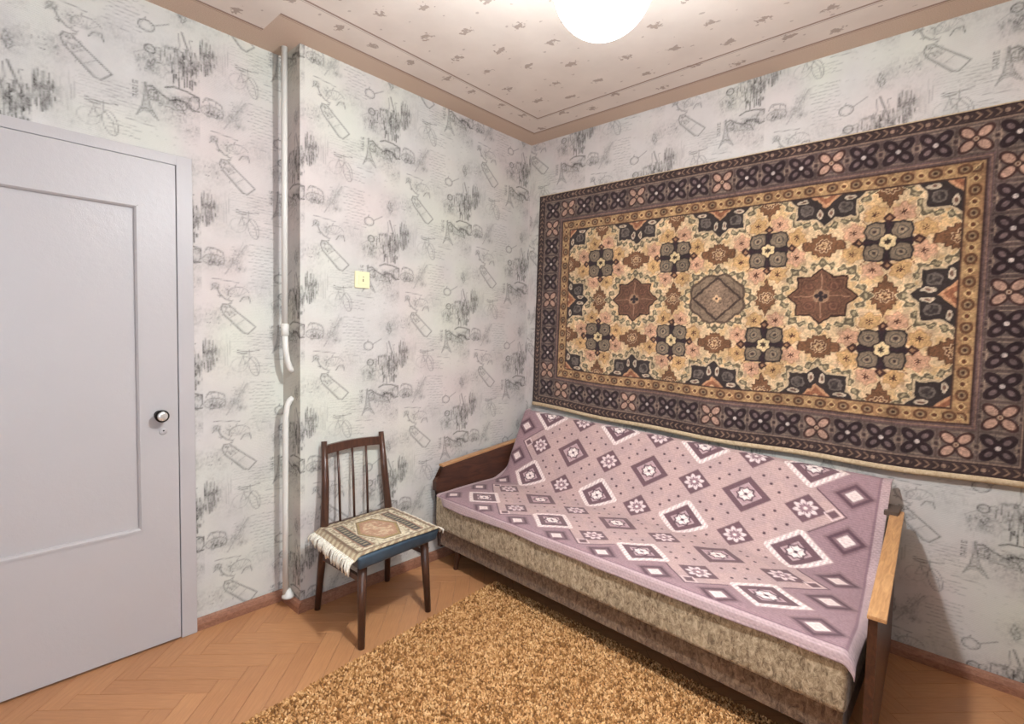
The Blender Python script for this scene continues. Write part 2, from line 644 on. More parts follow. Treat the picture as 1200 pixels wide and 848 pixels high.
# ---------------------------------------------------------------- ceiling
def ceiling_material():
    N = NT('ceiling_paper')
    sx = N.n('ShaderNodeSeparateXYZ')
    N.t.links.new(N.obj(), sx.inputs[0])
    x, y = sx.outputs[0], sx.outputs[1]
    ny = N.math('MULTIPLY', y, -1.0)
    back = N.math('LESS_THAN', y, JY - .155)
    d1 = N.math('MINIMUM', N.math('ADD', x, N.math('MULTIPLY', back, .17)), ny)
    d2 = N.math('MINIMUM', x, ny)
    border = N.math('LESS_THAN', d1, .150)

    def line(d, at, wd):
        return N.math('LESS_THAN', N.math('ABSOLUTE', N.math('SUBTRACT', d, at)), wd)
    l1 = N.math('MAXIMUM', line(d1, .152, .006), N.math('MULTIPLY', line(d1, .138, .002), .6))
    l2 = N.math('MAXIMUM', line(d2, .315, .0055), N.math('MULTIPLY', line(d2, .302, .002), .6))

    def sprigs(period, size, ox, thr):
        # staggered lattice of little sprigs with ragged outlines
        cx = N.math('ADD', N.math('DIVIDE', x, period), ox)
        row = N.math('FLOOR', cx)
        cy = N.math('ADD', N.math('DIVIDE', y, period), N.math('MULTIPLY', N.math('FLOORED_MODULO', row, 2.0), .5))
        cid = N.n('ShaderNodeCombineXYZ', {'X': row, 'Y': N.math('FLOOR', cy)})
        wn = N.n('ShaderNodeTexWhiteNoise', noise_dimensions='3D')
        N.t.links.new(cid.outputs[0], wn.inputs['Vector'])
        ws = N.n('ShaderNodeSeparateColor')
        N.t.links.new(wn.outputs['Color'], ws.inputs[0])
        lx = N.math('MULTIPLY', N.math('SUBTRACT', N.math('SUBTRACT', N.math('FRACT', cx), .5), N.math('MULTIPLY', N.math('SUBTRACT', ws.outputs[0], .5), .25)), period)
        ly = N.math('MULTIPLY', N.math('SUBTRACT', N.math('SUBTRACT', N.math('FRACT', cy), .5), N.math('MULTIPLY', N.math('SUBTRACT', ws.outputs[1], .5), .25)), period)
        r = N.math('SQRT', N.math('ADD', N.math('MULTIPLY', N.math('MULTIPLY', lx, lx), 1.0), N.math('MULTIPLY', N.math('MULTIPLY', ly, ly), 2.2)))
        nn = N.noise(48, 2, .6)
        f = N.math('SUBTRACT', N.math('ADD', N.math('MULTIPLY', N.math('SUBTRACT', nn, .5), 4.2), thr), N.math('DIVIDE', r, size))
        return N.math('MULTIPLY', f, 3.0, clamp=True)
    sp = N.math('MAXIMUM', sprigs(.200, .028, 0.2, 1.0), N.math('MULTIPLY', sprigs(.133, .009, .55, .8), .7))
    field = N.ramp(N.noise(5, 4), [(.3, L4((218, 205, 194))), (.7, L4((228, 216, 205)))])
    band = N.ramp(N.noise(260, 3), [(.35, L4((196, 172, 152))), (.65, L4((212, 189, 170)))])
    c = N.mix(N.math('MULTIPLY', sp, .55), field, L4((128, 98, 82)))
    c = N.mix(border, c, band)
    c = N.mix(N.math('MULTIPLY', N.math('MAXIMUM', l1, l2), .8), c, L4((142, 112, 98)))
    N.bump(N.math('ADD', N.noise(90, 4), N.math('MULTIPLY', border, .6)), .12, .004)
    return N.fin(c, .8, spec=.2)


M['ceiling'] = ceiling_material()
bm = bmesh.new()
box(bm, JX, XMAX, YMIN, 0, H, H + .05)
tag(bm_obj('ceiling', bm, M['ceiling']), kind='structure')


# ---------------------------------------------------------------- floor: oak parquet laid in herringbone
def parquet_material():
    N = NT('parquet_oak')
    oi = N.n('ShaderNodeObjectInfo')
    g = N.noise(9, 6, .6, N.scaled((1.2, 16, 1)), .4)
    c = N.ramp(g, [(.2, L4((170, 120, 80))), (.55, L4((190, 138, 94))), (.85, L4((202, 152, 106)))])
    c = N.mix(oi.outputs['Random'], N.mix(1.0, c, (.86, .82, .80, 1), 'MULTIPLY'), N.mix(1.0, c, (1.0, .99, .97, 1), 'MULTIPLY'))
    c = N.mix(N.math('MULTIPLY', N.noise(2.3, 3), .25), c, L4((170, 108, 78)))
    N.bump(g, .05, .003)
    return N.fin(c, N.math('ADD', .30, N.math('MULTIPLY', N.noise(14, 3), .16)), spec=.5)


M['parquet'] = parquet_material()
M['seam'] = plain_material('parquet_seam', (112, 70, 42), .7)
bm = bmesh.new()
box(bm, JX - .02, XMAX, YMIN, .02, -.06, -.0035)
floor = tag(bm_obj('floor', bm, M['seam']), kind='structure')
BW, BM = .078, 5
BL = BW * BM
bm = bmesh.new()
box(bm, -BL / 2 + .0006, BL / 2 - .0006, -BW / 2 + .0006, BW / 2 - .0006, -.0033, 0)
bm.faces.ensure_lookup_table()
bmesh.ops.bevel(bm, geom=[e for e in bm.edges if all(v.co.z > -.001 for v in e.verts)], offset=.0006, segments=1, affect='EDGES')
block_me = bpy.data.meshes.new('parquet_block')
bmesh.ops.recalc_face_normals(bm, faces=bm.faces)
bm.to_mesh(block_me)
bm.free()
block_me.materials.append(M['parquet'])
ANG = math.radians(45)
ca, sa = math.cos(ANG), math.sin(ANG)


def floor_seen(x, y):
    if x > -.30 and x < .62 and -2.95 < y < -.55:
        return True
    if x > 1.95 and x < 2.70 and -.85 < y < .06:
        return True
    return False


far = []
for gy in range(-60, 60):
    for k in range(-8, 9):
        spots = (((gy + 2 * BM * k + BM / 2) * BW, (gy + .5) * BW, 0.0),
                 ((gy + .5) * BW, (gy - 2 * BM + 1 + 2 * BM * k + BM / 2) * BW, math.pi / 2))
        for lx, ly, r in spots:
            x, y = lx * ca - ly * sa + .03, lx * sa + ly * ca - 1.3
            if not (JX - .2 < x < XMAX + .1 and YMIN < y < .2):
                continue
            if floor_seen(x, y):
                b = bpy.data.objects.new('parquet_block', block_me)
                COL.objects.link(b)
                b.parent = floor
                b.location = (x, y, random.uniform(-.0002, .0002))
                b.rotation_euler = (0, 0, ANG + r)
            else:
                far.append((x, y, ANG + r))
# the blocks under the rug, sofa and behind the camera, joined
bm = bmesh.new()
for x, y, r in far:
    vs = [Vector((sx_ * (BL / 2 - .0006), sy_ * (BW / 2 - .0006), 0)) for sx_, sy_ in ((-1, -1), (1, -1), (1, 1), (-1, 1))]
    mt = Matrix.Translation((x, y, -.0004)) @ Matrix.Rotation(r, 4, 'Z')
    bm.faces.new([bm.verts.new(mt @ v) for v in vs])
tag(bm_obj('parquet_field', bm, M['parquet'], floor), kind='stuff')


# ---------------------------------------------------------------- skirting boards
def wood_material(name, c0, c1, rough=.4, scale=(2, 24, 24), coat=None, spec=.45):
    N = NT(name)
    g = N.noise(3.2, 6, .6, N.scaled(scale), 1.0)
    c = N.ramp(g, [(.3, L4(c0)), (.72, L4(c1))])
    N.bump(g, .06, .003)
    return N.fin(c, rough, spec=spec, coat=coat)


M['skirting'] = wood_material('skirting_wood', (128, 86, 66), (168, 120, 96), .45, (14, 14, 30))
bm = bmesh.new()


def skirting(name, pts, nrm):
    """pts: floor line; nrm: direction into the room"""
    bm = bmesh.new()
    prof = [(0, 0), (.020, 0), (.020, .028), (.014, .046), (.006, .052), (0, .052)]
    p0, p1, n = Vector(pts[0]), Vector(pts[1]), Vector(nrm)
    r0 = [bm.verts.new(p0 + n * d + Vector((0, 0, z))) for d, z in prof]
    r1 = [bm.verts.new(p1 + n * d + Vector((0, 0, z))) for d, z in prof]
    for k in range(len(prof)):
        j = (k + 1) % len(prof)
        bm.faces.new((r0[k], r0[j], r1[j], r1[k]))
    bm.faces.new(r0[::-1])
    bm.faces.new(r1)
    return tag(bm_obj(name, bm, M['skirting']), kind='structure')


skirting('baseboard_left', ((JX, -2.03, 0), (JX, JY, 0)), (1, 0, 0))
skirting('baseboard_return', ((JX, JY, 0), (0.02, JY, 0)), (0, -1, 0))
skirting('baseboard_center', ((0, JY, 0), (0, 0, 0)), (1, 0, 0))
skirting('baseboard_right', ((0, 0, 0), (XMAX, 0, 0)), (0, -1, 0))

# ---------------------------------------------------------------- door and its casing
door = empty('door_1', (JX, (DY0 + DY1) / 2, 0), kind='structure')
tag(door, 'white painted door with one recessed panel and round knob')
XF = JX + .030          # face of the door leaf
PZ0, PZ1, PY1, PY0 = .512, 1.833, -2.222, -2.795
bm = bmesh.new()
g = .007
for y0, y1, z0, z1 in ((DY0 + g, PY0, .010, DZ - g), (PY1, DY1 - g, .010, DZ - g),
                       (PY0, PY1, .010, PZ0), (PY0, PY1, PZ1, DZ - g)):
    box(bm, XF - .04, XF, y0, y1, z0, z1)
bmesh.ops.remove_doubles(bm, verts=bm.verts, dist=1e-5)
bm_obj('door_leaf', bm, M['white_paint'], door)
bm = bmesh.new()
box(bm, XF - .03, XF - .013, PY0 - .005, PY1 + .005, PZ0 - .005, PZ1 + .005)
bm_obj('door_panel', bm, M['white_paint'], door)


def bead(y0, z0, y1, z1):
    bm = bmesh.new()
    t = .013
    inw = Vector((0, 0, 1)) if z0 == z1 == PZ0 else Vector((0, 0, -1)) if z0 == z1 else Vector((0, -1, 0)) if y0 == PY1 else Vector((0, 1, 0))
    a, b = Vector((XF, y0, z0)), Vector((XF, y1, z1))
    d = (b - a).normalized()
    r0 = []
    r1 = []
    for n_, x_ in ((-.003, .0035), (.006, .0035), (t, -.004), (t, -.014), (-.003, -.014)):
        r0.append(bm.verts.new(a + inw * n_ + d * max(n_, 0) + Vector((x_, 0, 0))))
        r1.append(bm.verts.new(b + inw * n_ - d * max(n_, 0) + Vector((x_, 0, 0))))
    for k in range(5):
        bm.faces.new((r0[k], r0[(k + 1) % 5], r1[(k + 1) % 5], r1[k]))
    bm.faces.new(r0[::-1])
    bm.faces.new(r1)
    bm_obj('panel_moulding', bm, M['white_paint'], door)


bead(PY0, PZ0, PY1, PZ0)
bead(PY0, PZ1, PY1, PZ1)
bead(PY1, PZ0, PY1, PZ1)
bead(PY0, PZ0, PY0, PZ1)
M['knob_dark'] = NT('knob_dark_metal').fin(L4((52, 48, 46)), .28, .9)
M['knob_face'] = NT('knob_polished_face').fin(L4((225, 222, 218)), .25, .55)
KY, KZ = -2.160, .985
bm = bmesh.new()
lathe(bm, [(.0, 0), (.020, 0), (.019, .006), (.011, .010), (.010, .024), (.020, .030), (.0255, .038), (.0255, .044), (.021, .049), (.0, .049)],
      (XF, KY, KZ), 'X', 28)
knob = bm_obj('door_knob', bm, M['knob_dark'], door, True)
knob['label'] = 'round dark knob with polished face'
bm = bmesh.new()
lathe(bm, [(.0, .0485), (.0195, .0485), (.018, .0515), (.010, .0535), (.0, .054)], (XF, KY, KZ), 'X', 28)
bm_obj('knob_face', bm, M['knob_face'], knob, True)
bm = bmesh.new()
lathe(bm, [(.0, 0), (.015, 0), (.014, .002), (.0, .0025)], (XF, KY + .012, KZ - .070), 'X', 20)
plate = bm_obj('keyhole_plate', bm, M['white_paint'], door, True)
bm = bmesh.new()
lathe(bm, [(.0, .0026), (.0032, .0026), (.0, .0032)], (XF, KY + .014, KZ - .067), 'X', 12)
bm_obj('keyhole', bm, M['knob_dark'], plate)
cas = empty('trim_1', (JX, DY1 + .03, 0), kind='structure')
CW = .058
for y0, y1, z0, z1 in ((DY1 - .002, DY1 + CW, 0, DZ + CW - .02), (DY0 - CW, DY0 + .002, 0, DZ + CW - .02),
                       (DY0, DY1, DZ - .004, DZ + CW - .02)):
    bm = bmesh.new()
    box(bm, JX - .06, JX + .026, y0, y1, z0, z1)
    bevel(bm, .003, 2)
    bm_obj('casing_board', bm, M['white_paint'], cas)
bm = bmesh.new()
box(bm, JX - .30, JX - .28, DY0 - .1, DY1 + .1, -.05, DZ + .1)
tag(bm_obj('wall_hall', bm, M['white_paint']), kind='structure')

# ---------------------------------------------------------------- heating riser in the corner by the step
M['pipe_paint'] = paint_material('pipe_enamel', (226, 222, 214), .3)
pipe = empty('heating_pipe', (-.085, -1.672, 0), 'thin white painted riser pipe running up the wall corner', 'pipe')
PX, PY = -.085, -1.665
bm = bmesh.new()
tube(bm, [(PX, PY, 2.649), (PX, PY, 2.0), (PX, PY, 1.37)], .0135, 16)
bm_obj('upper_pipe', bm, M['pipe_paint'], pipe, True)
bm = bmesh.new()
lathe(bm, [(.0135, 1.32), (.0175, 1.323), (.0175, 1.375), (.0135, 1.378)], (PX, PY, 0), 'Z', 18)
bm_obj('coupling', bm, M['pipe_paint'], pipe, True)
bm = bmesh.new()
tube(bm, [(PX, PY, 1.33), (PX + .001, PY + .003, 1.25), (PX + .003, PY + .010, 1.20), (PX + .005, PY + .022, 1.165), (PX + .006, PY + .034, 1.152)], .0135, 16)
bm_obj('bent_end', bm, M['pipe_paint'], pipe, True)
bm = bmesh.new()
tube(bm, [(PX + .006, PY + .034, 1.022), (PX + .005, PY + .020, 1.012), (PX + .003, PY + .008, .985), (PX + .002, PY + .002, .93),
          (PX, PY, .5), (PX, PY, .05)], .0135, 16)
bm_obj('lower_pipe', bm, M['pipe_paint'], pipe, True)
bm = bmesh.new()
lathe(bm, [(.0, .051), (.030, .051), (.028, .060), (.019, .072), (.0135, .09), (.0, .09)], (PX + .004, PY + .01, 0), 'Z', 18)
bm_obj('floor_collar', bm, M['pipe_paint'], pipe, True)

# ---------------------------------------------------------------- light switch
sw = empty('light_switch', (0, -1.31, 1.612), 'pale yellow square switch plate on the wall above the chair', 'switch')
M['switch'] = NT('switch_plastic').fin(L4((236, 228, 186)), .4)
M['switch_mark'] = plain_material('switch_mark', (128, 120, 92), .6)
bm = bmesh.new()
box(bm, .0, .010, -1.352, -1.268, 1.570, 1.654)
bevel(bm, .004, 2)
bm_obj('plate', bm, M['switch'], sw)
bm = bmesh.new()
box(bm, .0095, .0135, -1.334, -1.286, 1.588, 1.636)
bevel(bm, .0015, 2)
rk = bm_obj('rocker', bm, M['switch'], sw)
bm = bmesh.new()
box(bm, .0132, .0142, -1.312, -1.306, 1.602, 1.616)
box(bm, .0132, .0142, -1.311, -1.305, 1.624, 1.628)
bm_obj('rocker_mark', bm, M['switch_mark'], rk)


# ---------------------------------------------------------------- cloth painting tools
class Paint:
    def __init__(self, shape, base):
        self.c = np.zeros(shape + (3,)) + np.asarray(base, float)

    def __call__(self, alpha, col):
        a = np.clip(alpha, 0, 1)[..., None]
        self.c = self.c * (1 - a) + np.asarray(col, float) * a


def sd(d, aa=.0016):
    """signed distance (negative inside) -> coverage"""
    return np.clip(.5 - d / (2 * aa), 0, 1)


def band(d, r0, r1, aa=.0016):
    return np.minimum(sd(d - r1, aa), sd(r0 - d, aa))


def cloth_material(name, rough=.9, weave=420.0, strength=.35, tint=.18, sheen=.2):
    N = NT(name)
    at = N.n('ShaderNodeAttribute', attribute_name='print')
    n1 = N.noise(weave, 2, .6)
    n2 = N.noise(60, 4, .6)
    f = N.math('ADD', 1.0 - tint, N.math('MULTIPLY', N.math('ADD', n1, n2), tint))
    vm = N.n('ShaderNodeVectorMath', operation='SCALE')
    N.t.links.new(at.outputs['Color'], vm.inputs[0])
    N.t.links.new(f, vm.inputs['Scale'])
    N.bump(N.math('ADD', n1, N.math('MULTIPLY', n2, .5)), strength, .004)
    N.b.inputs['Sheen Weight'].default_value = sheen
    return N.fin(vm.outputs[0], rough, spec=.15)


# ---------------------------------------------------------------- the carpet on the wall
def carpet_colors(X, Zc):
    cream, gold, pinkc = (222, 190, 150), (206, 164, 112), (212, 164, 134)
    dark, plum, brown = (52, 41, 42), (74, 56, 56), (126, 88, 62)
    green, taupe, light = (112, 104, 82), (112, 96, 88), (186, 150, 128)
    p = Paint(X.shape, taupe)
    ax, az = np.abs(X), np.abs(Zc)
    FX, FZ = .97, .47
    infield = np.maximum(ax - FX, az - FZ)
    a, b = .485, .47
    # field
    jx, jz = (vnoise(X * 60, Zc * 60, 1) - .5) * .008, (vnoise(X * 60 + 9, Zc * 60, 2) - .5) * .008
    x, z = X + jx, Zc + jz
    f = Paint(X.shape, cream)
    big = vnoise(x * 26, z * 26, 6)
    f(np.clip((big - .52) * 5, 0, .5), gold)
    i, j = np.round(x / a), np.round(z / b)
    mx, mz = x - i * a, z - j * b
    fi, fj = np.floor(x / a), np.floor(z / b)
    px, pz = x - (fi + .5) * a, z - (fj + .5) * b
    # rosettes round the flowers
    for sx_ in (-1, 1):
        for sz_ in (-1, 1):
            for cx, cz, col in ((.128, .048, pinkc), (.050, .122, gold)):
                if sx_ * sz_ > 0:
                    col = gold if col is pinkc else pinkc
                dx, dz = px - sx_ * cx, pz - sz_ * cz
                r = np.hypot(dx, dz * 1.05) + .006 * np.cos(6 * np.arctan2(dz, dx))
                f(sd(r - .040) * .95, col)
                f(band(r, .036, .041) * .6, (168, 122, 92))
                f(band(r, .018, .022) * .45, (172, 128, 96))
                f(sd(r - .0095), (88, 54, 42))
                f(sd(np.hypot(dx - sx_ * .034, dz - sz_ * .03) - .016) * .6, (192, 160, 130))
    # dotted lattice lines
    for s in (-1, 1):
        q = px * s - pz
        t = (px * s + pz)
        f(sd(np.abs(q) - .0035) * sd(.115 - np.abs(t)) * (np.mod(t, .022) < .015), (124, 84, 62))
    # brown diamonds
    for dx, dz, rx, rz in ((x - np.round(x / a) * a, pz, .096, .058), (px, z - np.round(z / b) * b, .060, .080)):
        ser = .010 * np.cos(np.arctan2(dz, dx) * 14)
        d = (np.abs(dx) / rx + np.abs(dz) / rz - 1) * min(rx, rz) * .75 + ser * .5
        f(sd(d - .004), (84, 56, 42))
        f(sd(d), brown)
        r = np.hypot(dx, dz * 1.1)
        f(band(np.mod(r + ser * .4, .018), .012, .018) * sd(d + .006) * .45, (92, 62, 46))
        rr = r + .004 * np.cos(8 * np.arctan2(dz, dx))
        f(sd(rr - .032), (210, 176, 140))
        f(sd(rr - .027), (98, 62, 46))
        f(sd(rr - .019), (206, 170, 130))
        f(sd(rr - .008), (110, 72, 50))
    # wreath scrolls round medallions
    th = np.arctan2(mz, mx)
    r = np.hypot(mx, mz * 1.12)
    rw = .166 + .010 * np.cos(8 * th)
    wre = np.abs(r - rw) - (.012 + .010 * np.cos(24 * th) + .004 * np.cos(8 * th))
    f(sd(wre - .005), (226, 200, 160))
    f(sd(wre), (112, 98, 78))
    f(sd(np.abs(r - rw) - .006) * (np.cos(24 * th) > .2), (172, 154, 122))
    # medallions
    adx, adz = np.abs(mx), np.abs(mz) * 1.12
    star = np.minimum(np.maximum(adx, adz) - .098, (adx + adz) * .7071 - .0995)
    edge = (np.abs(i) == 2) | (np.abs(j) == 1)
    rnd = (i == 0) & (j == 0)
    st = ~edge & ~rnd
    f(sd(star - .007) * st, (56, 36, 32))
    f(sd(star) * st, (116, 82, 64))
    f(band(star, -.018, -.013) * st * .6, (80, 52, 42))
    f(sd(np.hypot(adx - .052, adz - .052) - .026) * st * .55, (96, 62, 50))
    f(band(np.hypot(adx - .052, adz - .052), .012, .017) * st * .6, (150, 110, 88))
    f(sd(np.minimum(adx, adz) - .0025) * sd(.035 - r) * sd(star + .015) * st * .8, (182, 140, 112))
    fl = np.minimum(np.hypot(adx - .017, adz) - .011, np.hypot(adx, adz - .017) - .011)
    f(sd(np.maximum(adx, adz) - .036 + .3 * np.minimum(adx, adz)) * st * .8, (166, 132, 104))
    f(sd(np.minimum(fl, r - .009)) * st, dark)
    # round medallion
    rr = r + .006 * np.cos(8 * th)
    f(sd(rr - .148) * rnd, (92, 74, 62))
    f(sd(rr - .136) * rnd, (138, 116, 96))
    f(sd(np.abs((adx + adz) * .7071 - .088) - .006) * rnd, (70, 54, 48))
    f(sd((adx + adz) * .7071 - .080) * rnd, (146, 120, 100))
    f(band(np.mod(r + .01 * np.cos(12 * th), .030), .019, .027) * sd(r - .125) * rnd * .5, (96, 80, 66))
    f(sd(np.minimum(np.hypot(adx, adz * 2.6), np.hypot(adx * 2.6, adz)) - .026) * rnd, (214, 176, 136))
    f(sd(r - .007) * rnd, dark)
    # dark half medallions on the field edge: winged stars
    wing = np.minimum(np.maximum(adx, adz) - .118, (adx + adz) * .7071 - .112)
    f(sd(wing - .010) * edge, (206, 180, 146))
    f(sd(wing) * edge, (58, 48, 46))
    lobe = np.maximum(np.abs(adx - .078), np.abs(adz - .070)) - .030 + .3 * np.minimum(np.abs(adx - .078), np.abs(adz - .070))
    f(sd(lobe) * edge, (112, 100, 92))
    f(sd(lobe + .008) * edge * np.clip(vnoise(x * 90, z * 90, 14) * 2 - .4, 0, 1), (66, 56, 54))
    f(sd(np.hypot(adx * 2.2 - .050, adz - .096) - .026) * edge, (200, 180, 156))
    f(sd(np.hypot(adx - .096, adz * 2.2 - .050) - .026) * edge, (200, 180, 156))
    f(sd(np.hypot(adx * 2.2 - .050, adz - .096) - .012) * edge, (120, 90, 76))
    f(sd(np.hypot(adx - .096, adz * 2.2 - .050) - .012) * edge, (120, 90, 76))
    f(sd((adx + adz) * .7071 - .046) * edge, (196, 146, 110))
    f(sd((adx + adz) * .7071 - .034) * edge, (150, 98, 72))
    f(sd(np.hypot(adx, adz) - .014) * edge, (206, 170, 130))
    # dark four-petalled flowers
    qx, qz = np.abs(px), np.abs(pz) * 1.02
    pet = np.maximum(np.abs(qx - .047), np.abs(qz - .047)) - .037 + .25 * np.minimum(np.abs(qx - .047), np.abs(qz - .047))
    f(sd(np.minimum(np.maximum(qx, qz) - .060, np.minimum(np.hypot(qx - .066, qz), np.hypot(qx, qz - .066)) - .026)), (56, 40, 44))
    f(sd(pet - .007), (48, 40, 40))
    f(sd(pet), (128, 110, 92))
    pr = np.hypot(qx - .049, qz - .049)
    f(sd(pr - .024) * .8, (158, 136, 112))
    f(band(pr, .016, .021), (84, 76, 68))
    f(sd(pr - .007), (70, 56, 54))
    cr = np.hypot(px, pz) + .003 * np.cos(6 * np.arctan2(pz, px))
    f(sd(cr - .035), (54, 40, 40))
    f(sd(cr - .029), (222, 196, 150))
    f(sd(cr - .011), (62, 48, 40))
    tip = np.minimum(np.abs(qx - .107) + qz, qx + np.abs(qz - .104)) - .023
    f(sd(tip), (70, 44, 40))
    f(sd(tip + .013), (160, 120, 90))
    m = sd(infield)[..., None]
    p.c = p.c * (1 - m) + f.c * m
    # guard band, gold with little blooms
    d = infield
    p(band(d, .0, .062), (182, 146, 104))
    p(band(d, .0, .062) * np.clip(vnoise(X * 40, Zc * 40, 15) * 2.4 - 1.0, 0, .6), (138, 100, 72))
    run = np.where(ax - FX > az - FZ, Zc, X)
    acr = d - .031
    k = np.round(run / .046)
    rx_ = run - k * .046
    odd = np.mod(k, 2)
    q = np.hypot(rx_ * .85, acr)
    inb = band(d, .003, .059)
    p(sd(q - .021) * inb * odd, (104, 70, 50))
    p(sd(q - .012) * inb * odd, (150, 126, 96))
    p(sd(q - .006) * inb * odd, (72, 48, 40))
    p(sd(np.abs(rx_) + np.abs(acr) - .017) * inb * (1 - odd), (214, 180, 130))
    p(sd(q - .008) * inb * (1 - odd), (100, 62, 44))
    p(band(d, -.004, .003), (74, 50, 42))
    p(band(d, .058, .066), (70, 48, 44))
    p(band(d, .066, .084), (104, 82, 80))
    p(band(d, .073, .077), (150, 118, 98))
    # main border with boxed blossoms
    d0, cellx, cellz = .084 + .0635, (FX + .1475) / 9.0, (FZ + .1475) / 5.0
    vert = (ax - FX) > (az - FZ)
    kx = np.clip(np.round(ax / cellx), 0, 9)
    kz = np.clip(np.round(az / cellz), 0, 5)
    ccx = np.where(vert, FX + d0, kx * cellx)
    ccz = np.where(vert, kz * cellz, FZ + d0)
    corner = (ax > FX + .084) & (az > FZ + .084)
    ccx = np.where(corner, FX + d0, ccx)
    ccz = np.where(corner, FZ + d0, ccz)
    kk = np.where(vert, kz, kx)
    lightb = np.where(vert, (kz == 4) | (kz == 0), (kx == 8) | (kx == 4) | (kx == 0)) & ~corner
    bx, bz = ax - ccx, az - ccz
    inb = band(d, .084, .211)
    mauve = np.clip((vnoise(X * 3, Zc * 3, 12) - .35) * 1.6, 0, .7)
    p(inb * mauve, (98, 80, 78))
    bo = np.maximum(np.abs(bx), np.abs(bz))
    oct_ = np.maximum(bo - .052, (np.abs(bx) + np.abs(bz)) - .088)
    p(band(oct_, -.002, .0015) * inb, (156, 134, 116))
    p(band(bo, .0585, .0625) * inb * .8, (84, 66, 62))
    p(sd(np.abs(np.hypot(np.abs(bx) - .060, bz) - .013) - .002) * inb, (146, 122, 106))
    p(sd(np.hypot(np.abs(bx) - .060, bz) - .005) * inb, (66, 48, 46))
    cx_, cz_ = np.abs(bx), np.abs(bz)
    u_, v_ = (cx_ + cz_) * .7071, (cx_ - cz_) * .7071
    petal = np.hypot((u_ - .0365) / 1.55, v_) - .0150
    for L_, oc, ic, cc in ((lightb, (70, 46, 42), (190, 152, 132), (196, 168, 142)), (~lightb, (50, 36, 38), (118, 98, 96), (206, 190, 180))):
        p(sd(petal - .0075) * inb * L_, oc)
        p(sd(petal + (0 if oc[0] == 70 else .006)) * inb * L_, ic)
        p(sd(np.hypot(bx, bz) - .014) * inb * L_, oc)
        p(sd(np.hypot(bx, bz) - .009) * inb * L_, cc)
    p(sd(np.hypot(bx, bz) - .004) * inb * lightb, (120, 70, 56))
    p(band(d, .209, .215), (146, 122, 106))
    p(band(d, .215, .222), (60, 44, 44))
    # outer chevron guard
    p(band(d, .222, .30), (66, 50, 48))
    acr = np.abs(d - .239)
    run2 = np.where(vert, az, ax)
    ch = np.mod(run2 + acr * 1.1, .030)
    p(sd(np.abs(ch - .015) - .0045) * band(d, .224, .254), (140, 112, 94))
    k = np.round(run2 / .12)
    p(sd(np.hypot(run2 - k * .12, d - .239) - .014) * band(d, .222, .256), (56, 40, 42))
    p(sd(np.hypot(run2 - k * .12, d - .239) - .009) * band(d, .222, .256), (152, 124, 106))
    p(band(d, .254, .4), (60, 44, 42))
    grain = (vnoise(X * 240, Zc * 240, 21) - .5) * .30 + (vnoise(X * 120, Zc * 120, 23) - .5) * .16 + (vnoise(X * 18, Zc * 14, 22) - .5) * .16
    return lin(np.clip(p.c * .94 * (1 + grain[..., None]), 0, 255))


CHW, CHH = 1.236, .734
nx_, nz_ = 640, 380
cu, cv = np.meshgrid(np.linspace(0, 1, nx_), np.linspace(0, 1, nz_))
TL, TR, BLc, BR = np.array((.098, 2.285)), np.array((2.545, 2.262)), np.array((.083, .893)), np.array((2.545, .828))
pos = (TL * (1 - cu[..., None]) + TR * cu[..., None]) * cv[..., None] + (BLc * (1 - cu[..., None]) + BR * cu[..., None]) * (1 - cv[..., None])
sag = -.030 * np.sin(math.pi * cu) * (1 - cv) ** 2 + .004 * np.sin(cu * 21) * (1 - cv)
yy = -.012 - .008 * (1 - cv) - .004 * (1 + np.sin(cu * 17 + 2 * cv)) * (1 - cv) - .002 * vnoise(cu * 30, cv * 20, 2)
P = np.stack([pos[..., 0], yy, pos[..., 1] + sag], -1)
M['carpet'] = cloth_material('wool_carpet', .95, 520, .5, .20, .3)
carpet = empty('wall_carpet', (1.31, 0, .84), 'large brown and gold oriental carpet hung flat on the wall over the sofa', 'carpet')
me = grid_mesh('pile_face', P, None, carpet_colors((cu - .5) * 2 * CHW, (cv - .5) * 2 * CHH))
link('pile_face', me, M['carpet'], carpet)


def hem_strip(name, path, off, mat, parent, thick=.006):
    """woven selvedge: a band offset from a row of edge points"""
    bm = bmesh.new()
    rows = []
    for p in path:
        p = Vector(p)
        q = p + Vector(off)
        rows.append([bm.verts.new(p + Vector((0, -.001, 0))), bm.verts.new((p + q) / 2 + Vector((0, -thick, 0))), bm.verts.new(q + Vector((0, -thick * .4, 0))),
                     bm.verts.new(q + Vector((0, thick * .6, 0))), bm.verts.new(p + Vector((0, .006, 0)))])
    for r0, r1 in zip(rows, rows[1:]):
        for k in range(5):
            bm.faces.new((r0[k], r1[k], r1[(k + 1) % 5], r0[(k + 1) % 5]))
    bm.faces.new(rows[0])
    bm.faces.new(rows[-1][::-1])
    return bm_obj(name, bm, mat, parent, True)


N = NT('jute_selvedge')
N.bump(N.noise(300, 3), .4, .003)
M['selvedge'] = N.fin(N.ramp(N.noise(90, 4), [(.3, L4((176, 150, 118))), (.7, L4((206, 184, 152)))]), .9)
hem_strip('bottom_selvedge', P[0, ::8], (0, -.002, -.024), M['selvedge'], carpet)
hem_strip('top_binding', P[-1, ::8] - np.array((0, 0, .003)), (0, .004, .006), M['selvedge'], carpet, .003)
